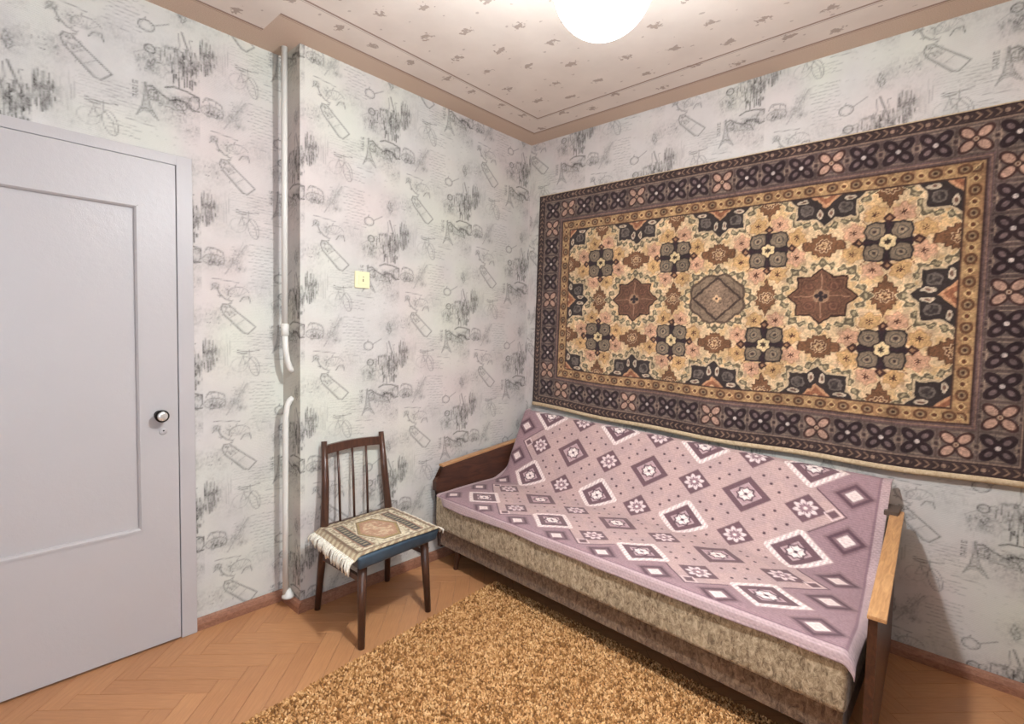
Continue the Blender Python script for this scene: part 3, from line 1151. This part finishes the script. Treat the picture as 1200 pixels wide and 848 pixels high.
# backing, so that the carpet has thickness
bm = bmesh.new()
ring_ = [P[0, k] for k in range(0, nx_, 16)] + [P[k, -1] for k in range(0, nz_, 16)] + [P[-1, k] for k in range(nx_ - 1, -1, -16)] + [P[k, 0] for k in range(nz_ - 1, -1, -16)]
f_ = [bm.verts.new(Vector(q)) for q in ring_]
b_ = [bm.verts.new(Vector((q[0], -.003, q[2]))) for q in ring_]
for k in range(len(f_)):
    bm.faces.new((f_[k], f_[(k + 1) % len(f_)], b_[(k + 1) % len(f_)], b_[k]))
bm_obj('side_edge', bm, plain_material('carpet_edge', (78, 60, 50), .95), carpet)


# ---------------------------------------------------------------- sofa
def fabric_material(name, c0, c1, c2):
    N = NT(name)
    n = N.noise(62, 5, .78, N.scaled((1, 1, .6)), .8)
    c = N.ramp(n, [(.36, L4(c0)), (.48, L4(c1)), (.62, L4(c2))])
    c = N.mix(N.math('MULTIPLY', N.noise(9, 3), .3), c, L4(c1))
    N.bump(n, .55, .008)
    N.b.inputs['Sheen Weight'].default_value = .25
    return N.fin(c, .92, spec=.15)


M['boucle'] = fabric_material('tan_boucle', (98, 78, 58), (166, 144, 114), (212, 192, 160))
M['boucle_shaded'] = fabric_material('tan_boucle_shaded', (74, 54, 42), (120, 94, 72), (156, 128, 102))  # same tan fabric for the base, shade under the seat put into the colour
M['arm_dark'] = wood_material('dark_polished_wood', (50, 28, 21), (88, 52, 35), .36, (20, 2, 12), coat=.15)
M['arm_light'] = wood_material('worn_light_wood', (158, 112, 72), (205, 158, 110), .38, (30, 2.5, 30))
M['leg_wood'] = wood_material('dark_leg_wood', (60, 36, 24), (94, 58, 38), .35, (14, 14, 2))


def yf(x):
    return -.880 - .050 * (x - .1)


def ycr(x):
    return -.335 - .030 * (x - .1)


def ztop(x):
    return .840 - .036 * (x - .05)


sofa = empty('sofa_bed', (1.1, -.5, 0), 'old tan fabric sofa bed with dark wooden side panels along the carpet wall', 'sofa')


def cushion(name, sect0, sect1, x0, x1, mat, bev=.018):
    """prism between two y-z cross sections"""
    bm = bmesh.new()
    r0 = [bm.verts.new((x0, *q)) for q in sect0]
    r1 = [bm.verts.new((x1, *q)) for q in sect1]
    n = len(r0)
    for k in range(n):
        bm.faces.new((r0[k], r0[(k + 1) % n], r1[(k + 1) % n], r1[k]))
    bm.faces.new(r0[::-1])
    bm.faces.new(r1)
    bmesh.ops.recalc_face_normals(bm, faces=bm.faces)
    bevel(bm, bev, 4)
    return bm_obj(name, bm, mat, sofa, True)


SX0, SX1 = .085, 2.116


def seat_sec(x):
    return [(yf(x), .232), (-.10, .232), (-.10, .425), (yf(x), .425)]


def base_sec(x):
    return [(yf(x) + .030, .128), (-.12, .128), (-.12, .236), (yf(x) + .030, .236)]


def back_sec(x):
    zt = ztop(x) - .014
    return [(ycr(x) + .050, .410), (-.055, .410), (-.050, zt - .01), (-.112, zt)]


cushion('seat_mattress', seat_sec(SX0), seat_sec(SX1), SX0, SX1, M['boucle'], .022)
cushion('base_box', base_sec(SX0), base_sec(SX1), SX0 + .015, SX1 - .01, M['boucle_shaded'], .006)
cushion('back_cushion', back_sec(.095), back_sec(2.105), .100, 2.105, M['boucle'], .03)


def build_arm(x0, x1, yfront, yback, zf, zb, dxb, cap_over=.004, low=None, cap_out=0.0):
    bm = bmesh.new()
    prof = [(yback, .10), (yback, zb - .012), (yfront, zf - .012), (yfront, zf - .070), (yfront - .040, zf - .076), (yfront - .052, zf - .090)]
    if low is None:
        prof = prof[:2] + [(yfront, zf - .012), (yfront + .004, .10)]
    else:
        prof += [(yfront - .050, .44), (low, .425), (low, .10)]

    def xs(x, y):
        return x + dxb * (y - yfront) / (yback - yfront)
    r0 = [bm.verts.new((xs(x0, y), y, z)) for y, z in prof]
    r1 = [bm.verts.new((xs(x1, y), y, z)) for y, z in prof]
    n = len(prof)
    for k in range(n):
        bm.faces.new((r0[k], r0[(k + 1) % n], r1[(k + 1) % n], r1[k]))
    bm.faces.new(r0[::-1])
    bm.faces.new(r1)
    bmesh.ops.triangulate(bm, faces=[f for f in bm.faces if len(f.verts) > 4])
    panel = bm_obj('side_panel', bm, M['arm_dark'], sofa)
    bm = bmesh.new()
    c = cap_over
    y0, y1 = yfront - .006, yback - .03
    zb2 = zf + (zb - zf) * (y1 - yfront) / (yback - yfront)
    x1 += cap_out
    hexa(bm, [(xs(x0, y0) - c, y0, zf - .012), (xs(x1, y0) + c, y0, zf - .012), (xs(x1, y1) + c, y1, zb2 - .012), (xs(x0, y1) - c, y1, zb2 - .012),
              (xs(x0, y0) - c, y0, zf), (xs(x1, y0) + c, y0, zf), (xs(x1, y1) + c, y1, zb2), (xs(x0, y1) - c, y1, zb2)])
    bevel(bm, .0025, 2)
    cap = bm_obj('arm_top', bm, M['arm_light'], panel)
    cap['label'] = 'worn pale wooden top edge'
    return panel


build_arm(.048, .078, -.815, -.10, .585, .660, .02, low=-.825)
rp = build_arm(2.163, 2.186, -1.030, -.12, .585, .664, -.045, .003, cap_out=.017)
bm = bmesh.new()
quad_beam(bm, (2.128, -.125, .668), (2.124, -.215, .660), (.023, .009), (.023, .009))
bm_obj('arm_back_end', bm, plain_material('arm_back_end_brown', (92, 76, 66), .5), rp)  # darker piece at the back end of the right arm top
for lx, ly in ((.205, yf(.2) + .085), (2.03, yf(2.0) + .085), (.205, -.2), (2.03, -.2)):
    bm = bmesh.new()
    tube(bm, [(lx, ly, .130), (lx + (-.012 if lx < 1 else .012), ly - .012, .001)], [.022, .013], 12)
    bm_obj('leg', bm, M['leg_wood'], sofa, False)

# ---------------------------------------------------------------- patterned throw over the sofa
UI, VI = .25, .205


def throw_colors(U, S):
    """U: metres along the sofa (x), S: metres down the cloth"""
    pink, plum, white, mauve, deep = (190, 160, 155), (112, 85, 90), (240, 222, 216), (156, 126, 130), (82, 59, 67)
    iu, iv = (U - .33) / UI, (S - .02) / VI
    i, j = np.round(iu), np.round(iv)
    inl = (i >= 0) & (i <= 6) & (j >= 0) & (j <= 4)
    i = np.clip(i, 0, 6)
    j = np.clip(j, 0, 4)
    # S in units where one lattice step = 1
    du, dv = np.abs(iu - i), np.abs(iv - j)
    dia = du + dv
    e = .006
    p = Paint(U.shape, mauve)
    # border nest squares
    bi, bj = iu, iv
    # field: lattice rectangle plus big diamonds round the outer motifs
    even, evj = np.mod(i, 2) == 0, np.mod(j, 2) == 0
    isS, isP = even & evj, ~even & ~evj
    iso = ~(isS | isP)
    rect = np.maximum(np.maximum(-iu, iu - 6), iv - 4)
    # distance to the outer zigzag
    i2, j2 = np.clip(np.round(iu), 0, 6), np.clip(np.round(iv), 0, 4)
    zz = np.minimum(rect, dia - np.where(isS, .56, .60))
    # nearest other lattice points matter at the border too
    for di in (-1, 1):
        for dj in (-1, 0, 1):
            a_, b_ = np.clip(i + di, 0, 6), np.clip(j + dj, 0, 4)
            s_ = (np.mod(a_, 2) == 0) & (np.mod(b_, 2) == 0)
            zz = np.minimum(zz, np.abs(iu - a_) + np.abs(iv - b_) - np.where(s_, .56, .60))
    # squares in the notches
    def notch(ci, cj):
        return np.abs(iu - ci) + np.abs(iv - cj)
    nd = np.full(U.shape, 9.0)
    for k in range(0, 6):
        nd = np.minimum(nd, notch(k + .5, 4.60))
    for k in range(-1, 5):
        nd = np.minimum(nd, notch(-.66, k + .5))
        nd = np.minimum(nd, notch(6.66, k + .5))
    p(sd(nd - .34, .02), (138, 110, 114))
    p(sd(nd - .28, .02), (96, 71, 78))
    p(sd(nd - .20, .02), (136, 108, 112))
    p(sd(nd - .138, .012), (232, 212, 206))
    p(band(nd, .04, .075, .02) * .35, (196, 168, 168))
    fld = Paint(U.shape, pink)
    # two faint weaves in the ground
    chk = np.mod(np.floor(iu - iv) + np.floor(iu + iv), 2)
    fld(.30 * chk, (170, 146, 146))
    # dots along the diagonals
    ci, cj = np.floor(iu), np.floor(iv)
    lu, lv = iu - ci - .5, iv - cj - .5
    par = np.mod(ci + cj, 2) == 0
    da, db = np.where(par, lu + lv, lu - lv), np.where(par, lu - lv, lu + lv)
    g1 = np.abs(np.abs(da) - .235)
    g2 = np.minimum(np.abs(db), np.abs(np.abs(db) - .32))
    fld(sd(np.maximum(np.abs(g1 + g2), np.abs(g1 - g2)) * .5 + .5 * np.maximum(g1, g2) - .042, .012), deep)
    # S: white striped frame
    frame = band(dia, .40, .535, .015) * isS
    hatch = .5 + .5 * np.sign(np.sin((iu * 1.9 + iv * .35) * 46))
    fld(frame, white)
    fld(frame * hatch * .30, (150, 122, 126))
    for msk, r0, r1 in ((isS, .30, .40), (isP, .36, .45)):
        fld(sd(dia - r1, .012) * msk, plum)
        fld(sd(dia - (r1 - .16), .012) * msk, (182, 150, 152))
        fld(band(dia, r1 - .175, r1 - .16, .01) * msk * .8, (214, 190, 188))
    SP = isS | isP
    x_, y_ = np.abs(iu - i), np.abs(iv - j)
    star = np.minimum(np.maximum(x_, y_) - .108, (x_ + y_) - .152)
    corner = np.maximum(np.abs(x_ - .11), np.abs(y_ - .0)) - .03
    fld(sd(star - .030, .012) * SP, deep)
    notchy = np.minimum(np.hypot(x_ - .10, y_ - .10), 9) - .03
    fld(sd(star, .012) * SP, white)
    fld(sd(np.maximum(x_, y_) - .030, .012) * SP, deep)
    fld(sd(np.abs(x_ - y_) - .008, .008) * sd(.04 - x_, .01) * sd(star, .01) * SP * .7, deep)
    # o: small plum diamonds with a star ring
    fld(sd(dia - .335, .012) * iso, plum)
    rr = np.hypot(x_, y_)
    th = np.arctan2(iv - j, iu - i)
    fld(band(rr + .03 * np.cos(8 * th), .085, .175, .012) * iso, (226, 204, 202))
    fld(band(np.mod(th + .39, .785), .30, .40, .05) * band(rr, .06, .19, .012) * iso * .8, plum)
    fld(sd(rr - .085, .012) * iso, (150, 118, 124))
    fld(sd(rr - .035, .01) * iso, white)
    # boxed tips at the field edge
    tips = np.full(U.shape, 9.0)
    for k in (1, 3, 5):
        tips = np.minimum(tips, np.abs(iu - k) + np.abs(iv - 4.42))
    for k in (1, 3):
        tips = np.minimum(tips, np.abs(iu + .42) + np.abs(iv - k))
        tips = np.minimum(tips, np.abs(iu - 6.42) + np.abs(iv - k))
    fld(band(tips, .12, .15, .012), (224, 200, 198))
    fld(sd(tips - .095, .012), plum)
    m = sd(zz, .01)[..., None]
    p.c = p.c * (1 - m) + fld.c * m
    p(band(zz, -.005, .028, .01) * (1 - isS * (dia < .6)) * .8, deep)
    # hems
    hem = np.maximum.reduce([UL - .001 - U + .034, U - (UR - .034), S - (SL - .045)])
    p(sd(-hem, .002), (190, 164, 163))
    p(band(hem, -.003, .002), (128, 98, 108))
    rows = .5 + .5 * np.sign(np.sin(U * 420) * np.sin(S * 420))
    p(sd(-hem, .002) * rows * .25, (156, 126, 134))
    g = (vnoise(U * 260, S * 260, 31) - .5) * .12 + .05 * np.sin(S * 900)
    return lin(np.clip(p.c * (1 + g[..., None]), 0, 255))


UL, UR, SL = .070, 2.112, 1.050
nu, ns = 500, 265
uu = np.linspace(UL, UR, nu)
ss = np.linspace(-.035, SL, ns)
P = np.zeros((ns, nu, 3))
for k, x in enumerate(uu):
    xb = min(max(x, .1), 2.1)
    zt = ztop(xb) + .004
    y_f = yf(xb)
    kp = np.array([(-.040, zt - .012), (-.085, zt + .001), (-.125, zt - .003), (ycr(xb) + .012, .475), (ycr(xb) - .055, .436),
                   (y_f + .10, .4325), (y_f + .020, .4315), (y_f - .003, .424), (y_f - .006, .39), (y_f - .006, .25)])
    # dense resample, smooth, resample by arc length
    d = np.concatenate([[0], np.cumsum(np.hypot(*np.diff(kp, axis=0).T))])
    t = np.arange(0, d[-1], .006)
    q = np.stack([np.interp(t, d, kp[:, 0]), np.interp(t, d, kp[:, 1])], 1)
    for w_, lo_, hi_ in ((9, .30, .75), (3, 0, 9)):
        ker = np.ones(w_) / w_
        sm = np.stack([np.convolve(np.pad(q[:, c], w_ // 2, 'edge'), ker, 'valid') for c in (0, 1)], 1)
        m = (t > lo_) & (t < hi_)
        q[m] = sm[m]
    d = np.concatenate([[0], np.cumsum(np.hypot(*np.diff(q, axis=0).T))])
    s0 = .062
    st = ss + s0
    P[:, k, 0] = x
    P[:, k, 1] = np.interp(st, d, q[:, 0])
    P[:, k, 2] = np.interp(st, d, q[:, 1])
UU, SS = np.meshgrid(uu, ss)
# soft unevenness: folds on the seat, slack at the crease, wavy front hem, ends falling over the corners
wave = (vnoise(UU * 5, SS * 6, 41) - .5) * .010 + (vnoise(UU * 13, SS * 9, 42) - .5) * .005
onseat = np.clip((SS - .50) / .1, 0, 1)
P[..., 2] += np.clip(wave, -.002, .02) * onseat * np.clip((1.02 - SS) / .06, 0, 1)
onback = np.clip((.46 - SS) / .1, 0, 1)
P[..., 1] -= np.clip(wave + .002, 0, .02) * onback
hang = np.clip((SS - 1.00) / .05, 0, 1)
P[..., 1] -= hang * (.003 + .006 * vnoise(UU * 9, SS * 0 + 3, 44))
P[..., 2] += hang * .022 * (vnoise(UU * 3.1, SS * 0 + 1, 45) - .35) * np.clip((SS - 1.0) / .08, 0, 1)
# the front corners are pulled back; the right end drops beside the arm
lend = np.clip((UL + .10 - UU) / .10, 0, 1)
P[..., 1] += lend * hang * .03
P[..., 0] += np.clip((UL + .20 - UU) / .20, 0, 1) * .024 * np.clip((SS - .1) / .4, 0, 1)
rend = np.clip((UU - 2.070) / .042, 0, 1)
P[..., 0] += np.clip((UU - 1.8) / .3, 0, 1) * .034 * np.clip((SS - .45) / .4, 0, 1)
P[..., 2] -= rend ** 1.5 * .040 * np.clip((SS - .62) / .35, 0, 1)
P[..., 0] -= rend ** 2 * .010 * np.clip((SS - .62) / .3, 0, 1)
P[..., 1] += rend * np.clip((.46 - SS) / .1, 0, 1) * .02
P[..., 1] += np.clip((UL + .05 - UU) / .05, 0, 1) ** 2 * np.clip((.5 - SS) / .1, 0, 1) * .05
M['throw'] = cloth_material('jacquard_throw', .88, 480, .3, .14, .15)
me = grid_mesh('patterned_throw', P - np.array((1.1, -.6, .43)), None, throw_colors(UU, SS))
throw = link('patterned_throw', me, M['throw'])
throw.location = (1.1, -.6, .43)
tag(throw, 'mauve geometric diamond-patterned throw spread over the sofa back and seat', 'throw')
sol = throw.modifiers.new('thickness', 'SOLIDIFY')
sol.thickness = .003
sol.offset = 1.0

# ---------------------------------------------------------------- chair
M['chair_wood'] = wood_material('chair_brown_wood', (56, 34, 26), (92, 58, 42), .36, (12, 12, 2.2), coat=.2)
N = NT('blue_vinyl')
N.bump(N.noise(160, 3), .15, .002)
M['vinyl'] = N.fin(N.ramp(N.noise(8, 3), [(.3, L4((50, 66, 80))), (.7, L4((70, 88, 102)))]), .38, spec=.5)
chair = empty('wooden_chair', (.27, -1.37, 0), 'small brown wooden chair with spindle back and blue seat by the wall', 'chair')


def leg_part(name, pts, rad, parent=chair, n=12):
    bm = bmesh.new()
    tube(bm, pts, rad, n)
    return bm_obj(name, bm, M['chair_wood'], parent, True)


FLg, FRg = (.470, -1.590), (.436, -1.205)
leg_part('leg', [(FLg[0] - .022, FLg[1] + .016, .375), (FLg[0], FLg[1], .001)], [.0215, .0145])
leg_part('leg', [(FRg[0] - .020, FRg[1] - .016, .375), (FRg[0], FRg[1], .001)], [.0215, .0145])
RLp = [(.042, -1.568, .001), (.074, -1.556, .30), (.080, -1.552, .42), (.062, -1.538, .62), (.034, -1.530, .815)]
RRp = [(.034, -1.165, .001), (.062, -1.180, .30), (.066, -1.184, .42), (.052, -1.200, .62), (.028, -1.206, .822)]
leg_part('back_post', RLp, [.0135, .019, .0195, .0175, .0135])
leg_part('back_post', RRp, [.0135, .019, .0195, .0175, .0135])
# curved top rail
bm = bmesh.new()
rows = []
for k in range(9):
    t = k / 8
    y = -1.526 + t * (1.526 - 1.210)
    x = .037 - .004 * t - .012 * math.sin(math.pi * t)
    zt = .795 + .004 * t + .006 * math.sin(math.pi * t)
    zb = zt - .042
    rows.append([bm.verts.new((x + .010, y, zb)), bm.verts.new((x + .009, y, zt)), bm.verts.new((x - .009, y, zt)), bm.verts.new((x - .008, y, zb))])
for r0, r1 in zip(rows, rows[1:]):
    for k in range(4):
        bm.faces.new((r0[k], r1[k], r1[(k + 1) % 4], r0[(k + 1) % 4]))
bm.faces.new(rows[0])
bm.faces.new(rows[-1][::-1])
bm_obj('top_rail', bm, M['chair_wood'], chair)
bm = bmesh.new()
quad_beam(bm, (.070, -1.545, .405), (.060, -1.190, .405), (.008, .012), (.008, .012))
bm_obj('lower_rail', bm, M['chair_wood'], chair)
for t in (.22, .47, .72):
    y = -1.526 + t * .316
    leg_part('spindle', [(.070 - .01 * t, y - .006, .408), (.053 - .008 * t, y - .003, .60), (.030, y, .768)], [.0056, .0066, .0056], n=8)
# seat pad
bm = bmesh.new()
top = [(.072, -1.590), (.505, -1.628), (.472, -1.165), (.052, -1.150)]
hexa(bm, [(x + (.010 if x < .2 else -.012), y + (.012 if y < -1.3 else -.012), .352) for x, y in top] + [(x, y, .412) for x, y in top])
bevel(bm, .014, 3)
bm_obj('seat', bm, M['vinyl'], chair, True)
for a_, b_ in (((.452, -1.580, .292), (.072, -1.557, .268)), ((.424, -1.213, .292), (.062, -1.181, .268))):
    bm = bmesh.new()
    quad_beam(bm, a_, b_, (.008, .012), (.008, .012))
    bm_obj('side_stretcher', bm, M['chair_wood'], chair)

# ---------------------------------------------------------------- little fringed mat on the chair
def mat_colors(a, b):
    """a: 0..1 across the chair (left fringe to right fringe), b: 0..1 back to front"""
    cream = (212, 200, 172)
    p = Paint(a.shape, cream)
    n = vnoise(a * 46, b * 40, 51)
    p(np.clip((n - .5) * 3, 0, .7), (160, 140, 110))
    p(np.clip((vnoise(a * 60, b * 50, 52) - .62) * 4, 0, .7), (110, 88, 66))
    X, Y = a - .5, b - .5
    edge = np.maximum(np.abs(X) - .43, np.abs(Y) - .42)
    p(sd(-edge, .01), (188, 172, 140))
    p(band(edge, .0, .02, .008), (104, 80, 60))
    p(sd(-edge - .0, .01) * (np.mod(a * 22 + b * 22, 2) > 1) * .5, (124, 92, 68))
    for s in (-1, 1):
        q = np.maximum(np.abs(X - s * .30) - .045, np.abs(Y) - .36)
        p(sd(q, .008), (62, 56, 50))
        p(sd(q + .016, .008) * (np.mod(b * 16, 1) > .45), (150, 136, 110))
        p(band(q, .0, .014, .006), (150, 104, 80))
    hx = np.maximum(np.abs(Y) - .33, np.abs(X) * 1.5 + np.abs(Y) * .62 - .36)
    p(sd(hx - .02, .01), (226, 216, 190))
    p(sd(hx, .008), (158, 132, 84))
    p(sd(hx + .055, .008), (176, 132, 104))
    p(sd(hx + .11, .01) * np.clip(vnoise(a * 30, b * 30, 53) * 2 - .5, 0, 1), (204, 176, 142))
    p(band(hx, -.012, .0, .006), (96, 76, 56))
    g = (vnoise(a * 110, b * 110, 54) - .5) * .24
    return lin(np.clip(p.c * (1 + g[..., None]), 0, 255))


na, nb = 130, 130
aa, bb = np.meshgrid(np.linspace(0, 1, na), np.linspace(0, 1, nb))
q00, q10, q11, q01 = np.array((.085, -1.600)), np.array((.070, -1.158)), np.array((.478, -1.166)), np.array((.492, -1.632))
Pxy = ((1 - aa)[..., None] * q00 + aa[..., None] * q10) * (1 - bb)[..., None] + ((1 - aa)[..., None] * q01 + aa[..., None] * q11) * bb[..., None]
zt = .4165 + .004 * vnoise(aa * 5, bb * 5, 55)
# sides bend over the seat edge
lft, rgt = np.clip((.07 - aa) / .07, 0, 1), np.clip((aa - .96) / .04, 0, 1)
P = np.stack([Pxy[..., 0], Pxy[..., 1] - lft * .010, zt - lft ** 1.6 * .020 - rgt ** 2 * .012], -1)
M['mat'] = cloth_material('kilim_mat', .95, 500, .5, .2, .2)
mat_o = empty('fringed_mat', (.28, -1.39, .415), 'small fringed oriental mat lying on the blue chair seat', 'mat')
me = grid_mesh('woven_field', P, None, mat_colors(aa, bb))
wf = link('woven_field', me, M['mat'], mat_o)
sol = wf.modifiers.new('thickness', 'SOLIDIFY')
sol.thickness = .004
sol.offset = 1.0
N = NT('cream_fringe')
M['fringe'] = N.fin(N.ramp(N.noise(120, 2), [(.3, L4((212, 202, 184))), (.7, L4((240, 234, 220)))]), .9)
for side in (0, 1):
    bm = bmesh.new()
    edge_pts = P[:, 0] if side == 0 else P[:, -1]
    R = random.Random(7 + side)
    sgn = -1 if side == 0 else 1
    for k in range(34):
        e = Vector(edge_pts[int((k + .5) / 34 * (nb - 1))])
        ln_ = R.uniform(.030, .044) + .022 * (k / 33) if side == 0 else R.uniform(.022, .036)
        sway = R.uniform(-.016, .018)
        out = R.uniform(.010, .022)
        tube(bm, [e + Vector((0, -sgn * .006, .003)), e + Vector((sway * .2, sgn * out * .7, -.004)),
                  e + Vector((sway * .7, sgn * (out + .004), -ln_ * .5)), e + Vector((sway, sgn * out, -ln_))],
             [.0036, .0050, .0052, .0030], 6)
    tag(bm_obj('fringe', bm, M['fringe'], mat_o, True), kind='stuff')['label'] = 'cream knotted fringe'

# ---------------------------------------------------------------- rug on the floor
rug = empty('floor_rug', (1.2, -1.9, 0), 'mottled golden brown looped rug on the parquet in front of the sofa', 'rug')
RC = [(.468, -.770), (2.02, -.835), (2.16, -3.05), (.632, -3.00)]      # corners, going round


def rug_pt(a, b):
    p0, p1, p2, p3 = (np.array(q) for q in RC)
    a, b = np.asarray(a)[..., None], np.asarray(b)[..., None]
    return (p0 * (1 - a) + p1 * a) * (1 - b) + (p3 * (1 - a) + p2 * a) * b


N = NT('rug_backing')
M['rug_base'] = N.fin(L4((116, 78, 44)), .95)
bm = bmesh.new()
hexa(bm, [(x, y, .0006) for x, y in RC[::-1]] + [(x, y, .006) for x, y in RC[::-1]])
bm_obj('rug_backing', bm, M['rug_base'], rug)
ta, tb = np.meshgrid(np.arange(0, 1.0, .0077 / 1.55), np.arange(0, 1.0, .0077 / 2.2))
ta, tb = ta.ravel(), tb.ravel()
ta = np.clip(ta + RNG.uniform(-.003, .003, ta.shape), 0, 1)
tb = np.clip(tb + RNG.uniform(-.002, .002, tb.shape), 0, 1)
c0 = rug_pt(ta, tb)
# keep only what the photograph can show, plus a margin
keepm = (c0[:, 1] > -2.75)
c0, ta, tb = c0[keepm], ta[keepm], tb[keepm]
nT = len(c0)
ang = RNG.uniform(0, 6.28, nT)
rad = RNG.uniform(.0048, .0071, nT)
hgt = RNG.uniform(.0125, .0175, nT)
lean = RNG.uniform(-.0045, .0045, (nT, 2))
V = np.zeros((nT, 7, 3))
for k in range(3):
    V[:, k, 0] = c0[:, 0] + rad * np.cos(ang + k * 2.094)
    V[:, k, 1] = c0[:, 1] + rad * np.sin(ang + k * 2.094)
    V[:, k, 2] = .004
    V[:, 3 + k, 0] = c0[:, 0] + lean[:, 0] * .8 + rad * .8 * np.cos(ang + k * 2.094 + .4)
    V[:, 3 + k, 1] = c0[:, 1] + lean[:, 1] * .8 + rad * .8 * np.sin(ang + k * 2.094 + .4)
    V[:, 3 + k, 2] = hgt * .72
V[:, 6, :2] = c0 + lean
V[:, 6, 2] = hgt
base_i = (np.arange(nT) * 7)[:, None, None]
tri = []
for k in range(3):
    j = (k + 1) % 3
    tri += [(k, j, 3 + j), (k, 3 + j, 3 + k), (3 + k, 3 + j, 6)]
T = (base_i + np.array(tri)[None]).reshape(-1, 3)
me = bpy.data.meshes.new('pile')
me.vertices.add(nT * 7)
me.vertices.foreach_set('co', V.astype(np.float32).ravel())
me.loops.add(len(T) * 3)
me.loops.foreach_set('vertex_index', T.astype(np.int32).ravel())
me.polygons.add(len(T))
me.polygons.foreach_set('loop_start', np.arange(0, len(T) * 3, 3, dtype=np.int32))
me.polygons.foreach_set('use_smooth', np.ones(len(T), bool))
me.update(calc_edges=True)
mott = .55 * RNG.random(nT) + .45 * vnoise(c0[:, 0] * 75, c0[:, 1] * 75, 61)
stops = np.array([0, .30, .5, .7, 1.0])
cols = np.array([(96, 62, 34), (150, 104, 60), (192, 142, 92), (216, 170, 118), (238, 200, 150)], float)
cc = np.stack([np.interp(mott, stops, cols[:, k]) for k in range(3)], -1)
put_colors(me, np.repeat(lin(cc), 7, axis=0))
N = NT('rug_pile')
at = N.n('ShaderNodeAttribute', attribute_name='print')
pile = link('pile', me, N.fin(at.outputs['Color'], .95, spec=.1), rug)
tag(pile, kind='stuff')

# ---------------------------------------------------------------- ceiling lamp
lamp = empty('ceiling_lamp', (LAMP.x, LAMP.y, H), 'glaring white globe lamp hanging from the ceiling at the top edge', 'lamp')
N = NT('hazy_glass')
dif = N.n('ShaderNodeBsdfDiffuse', {'Color': (.9, .89, .87, 1)})
trl = N.n('ShaderNodeBsdfTranslucent', {'Color': (.95, .94, .92, 1)})
tra = N.n('ShaderNodeBsdfTransparent', {'Color': (1, 1, 1, 1)})
m1 = N.n('ShaderNodeMixShader', {0: .7})
N.t.links.new(dif.outputs[0], m1.inputs[1])
N.t.links.new(trl.outputs[0], m1.inputs[2])
m2 = N.n('ShaderNodeMixShader', {0: .92})
N.t.links.new(m1.outputs[0], m2.inputs[1])
N.t.links.new(tra.outputs[0], m2.inputs[2])
N.t.links.new(m2.outputs[0], N.out.inputs['Surface'])
M['glass'] = N.m
M['brass'] = NT('lamp_metal').fin(L4((200, 190, 170)), .35, .8)
GR = .122
bm = bmesh.new()
lathe(bm, [(GR * math.sin(t), GR * math.cos(t)) for t in np.linspace(.22, math.pi, 24)[:-1]] + [(0, -GR)], (LAMP.x, LAMP.y, LAMP.z), 'Z', 40)
bm.faces.ensure_lookup_table()
bmesh.ops.delete(bm, geom=[f for f in bm.faces if len(f.verts) > 4], context='FACES')
bm_obj('glass_globe', bm, M['glass'], lamp, True)
bm = bmesh.new()
lathe(bm, [(.0, GR + .030), (.03, GR + .028), (.046, GR + .010), (.046, GR - .012), (.0, GR - .012)], (LAMP.x, LAMP.y, LAMP.z), 'Z', 24)
bm_obj('globe_holder', bm, M['brass'], lamp, True)
bm = bmesh.new()
tube(bm, [(LAMP.x, LAMP.y, LAMP.z + .10), (LAMP.x, LAMP.y, H - .03)], .008, 12)
bm_obj('rod', bm, M['brass'], lamp, True)
bm = bmesh.new()
lathe(bm, [(.0, H - .045), (.035, H - .04), (.05, H - .015), (.052, H - .0005), (.0, H - .0005)], (LAMP.x, LAMP.y, 0), 'Z', 24)
bm_obj('canopy', bm, M['brass'], lamp, True)
bm = bmesh.new()
lathe(bm, [(.0, LAMP.z + .13), (.014, LAMP.z + .13), (.014, LAMP.z + .019), (.0, LAMP.z + .019)], (LAMP.x, LAMP.y, 0), 'Z', 16)
bm_obj('socket', bm, M['brass'], lamp)
N = NT('bulb_glow')
em = N.n('ShaderNodeEmission', {'Color': (*LAMP_COLOR, 1), 'Strength': LAMP_STRENGTH})
N.t.links.new(em.outputs[0], N.out.inputs['Surface'])
bm = bmesh.new()
lathe(bm, [(.0, .020), (.022, .019), (.044, .012), (.056, .004), (.058, -.002), (.052, -.010), (.036, -.018), (.018, -.021), (.0, -.022)], (LAMP.x, LAMP.y, LAMP.z), 'Z', 20)
bm_obj('bulb', bm, N.m, lamp, True)
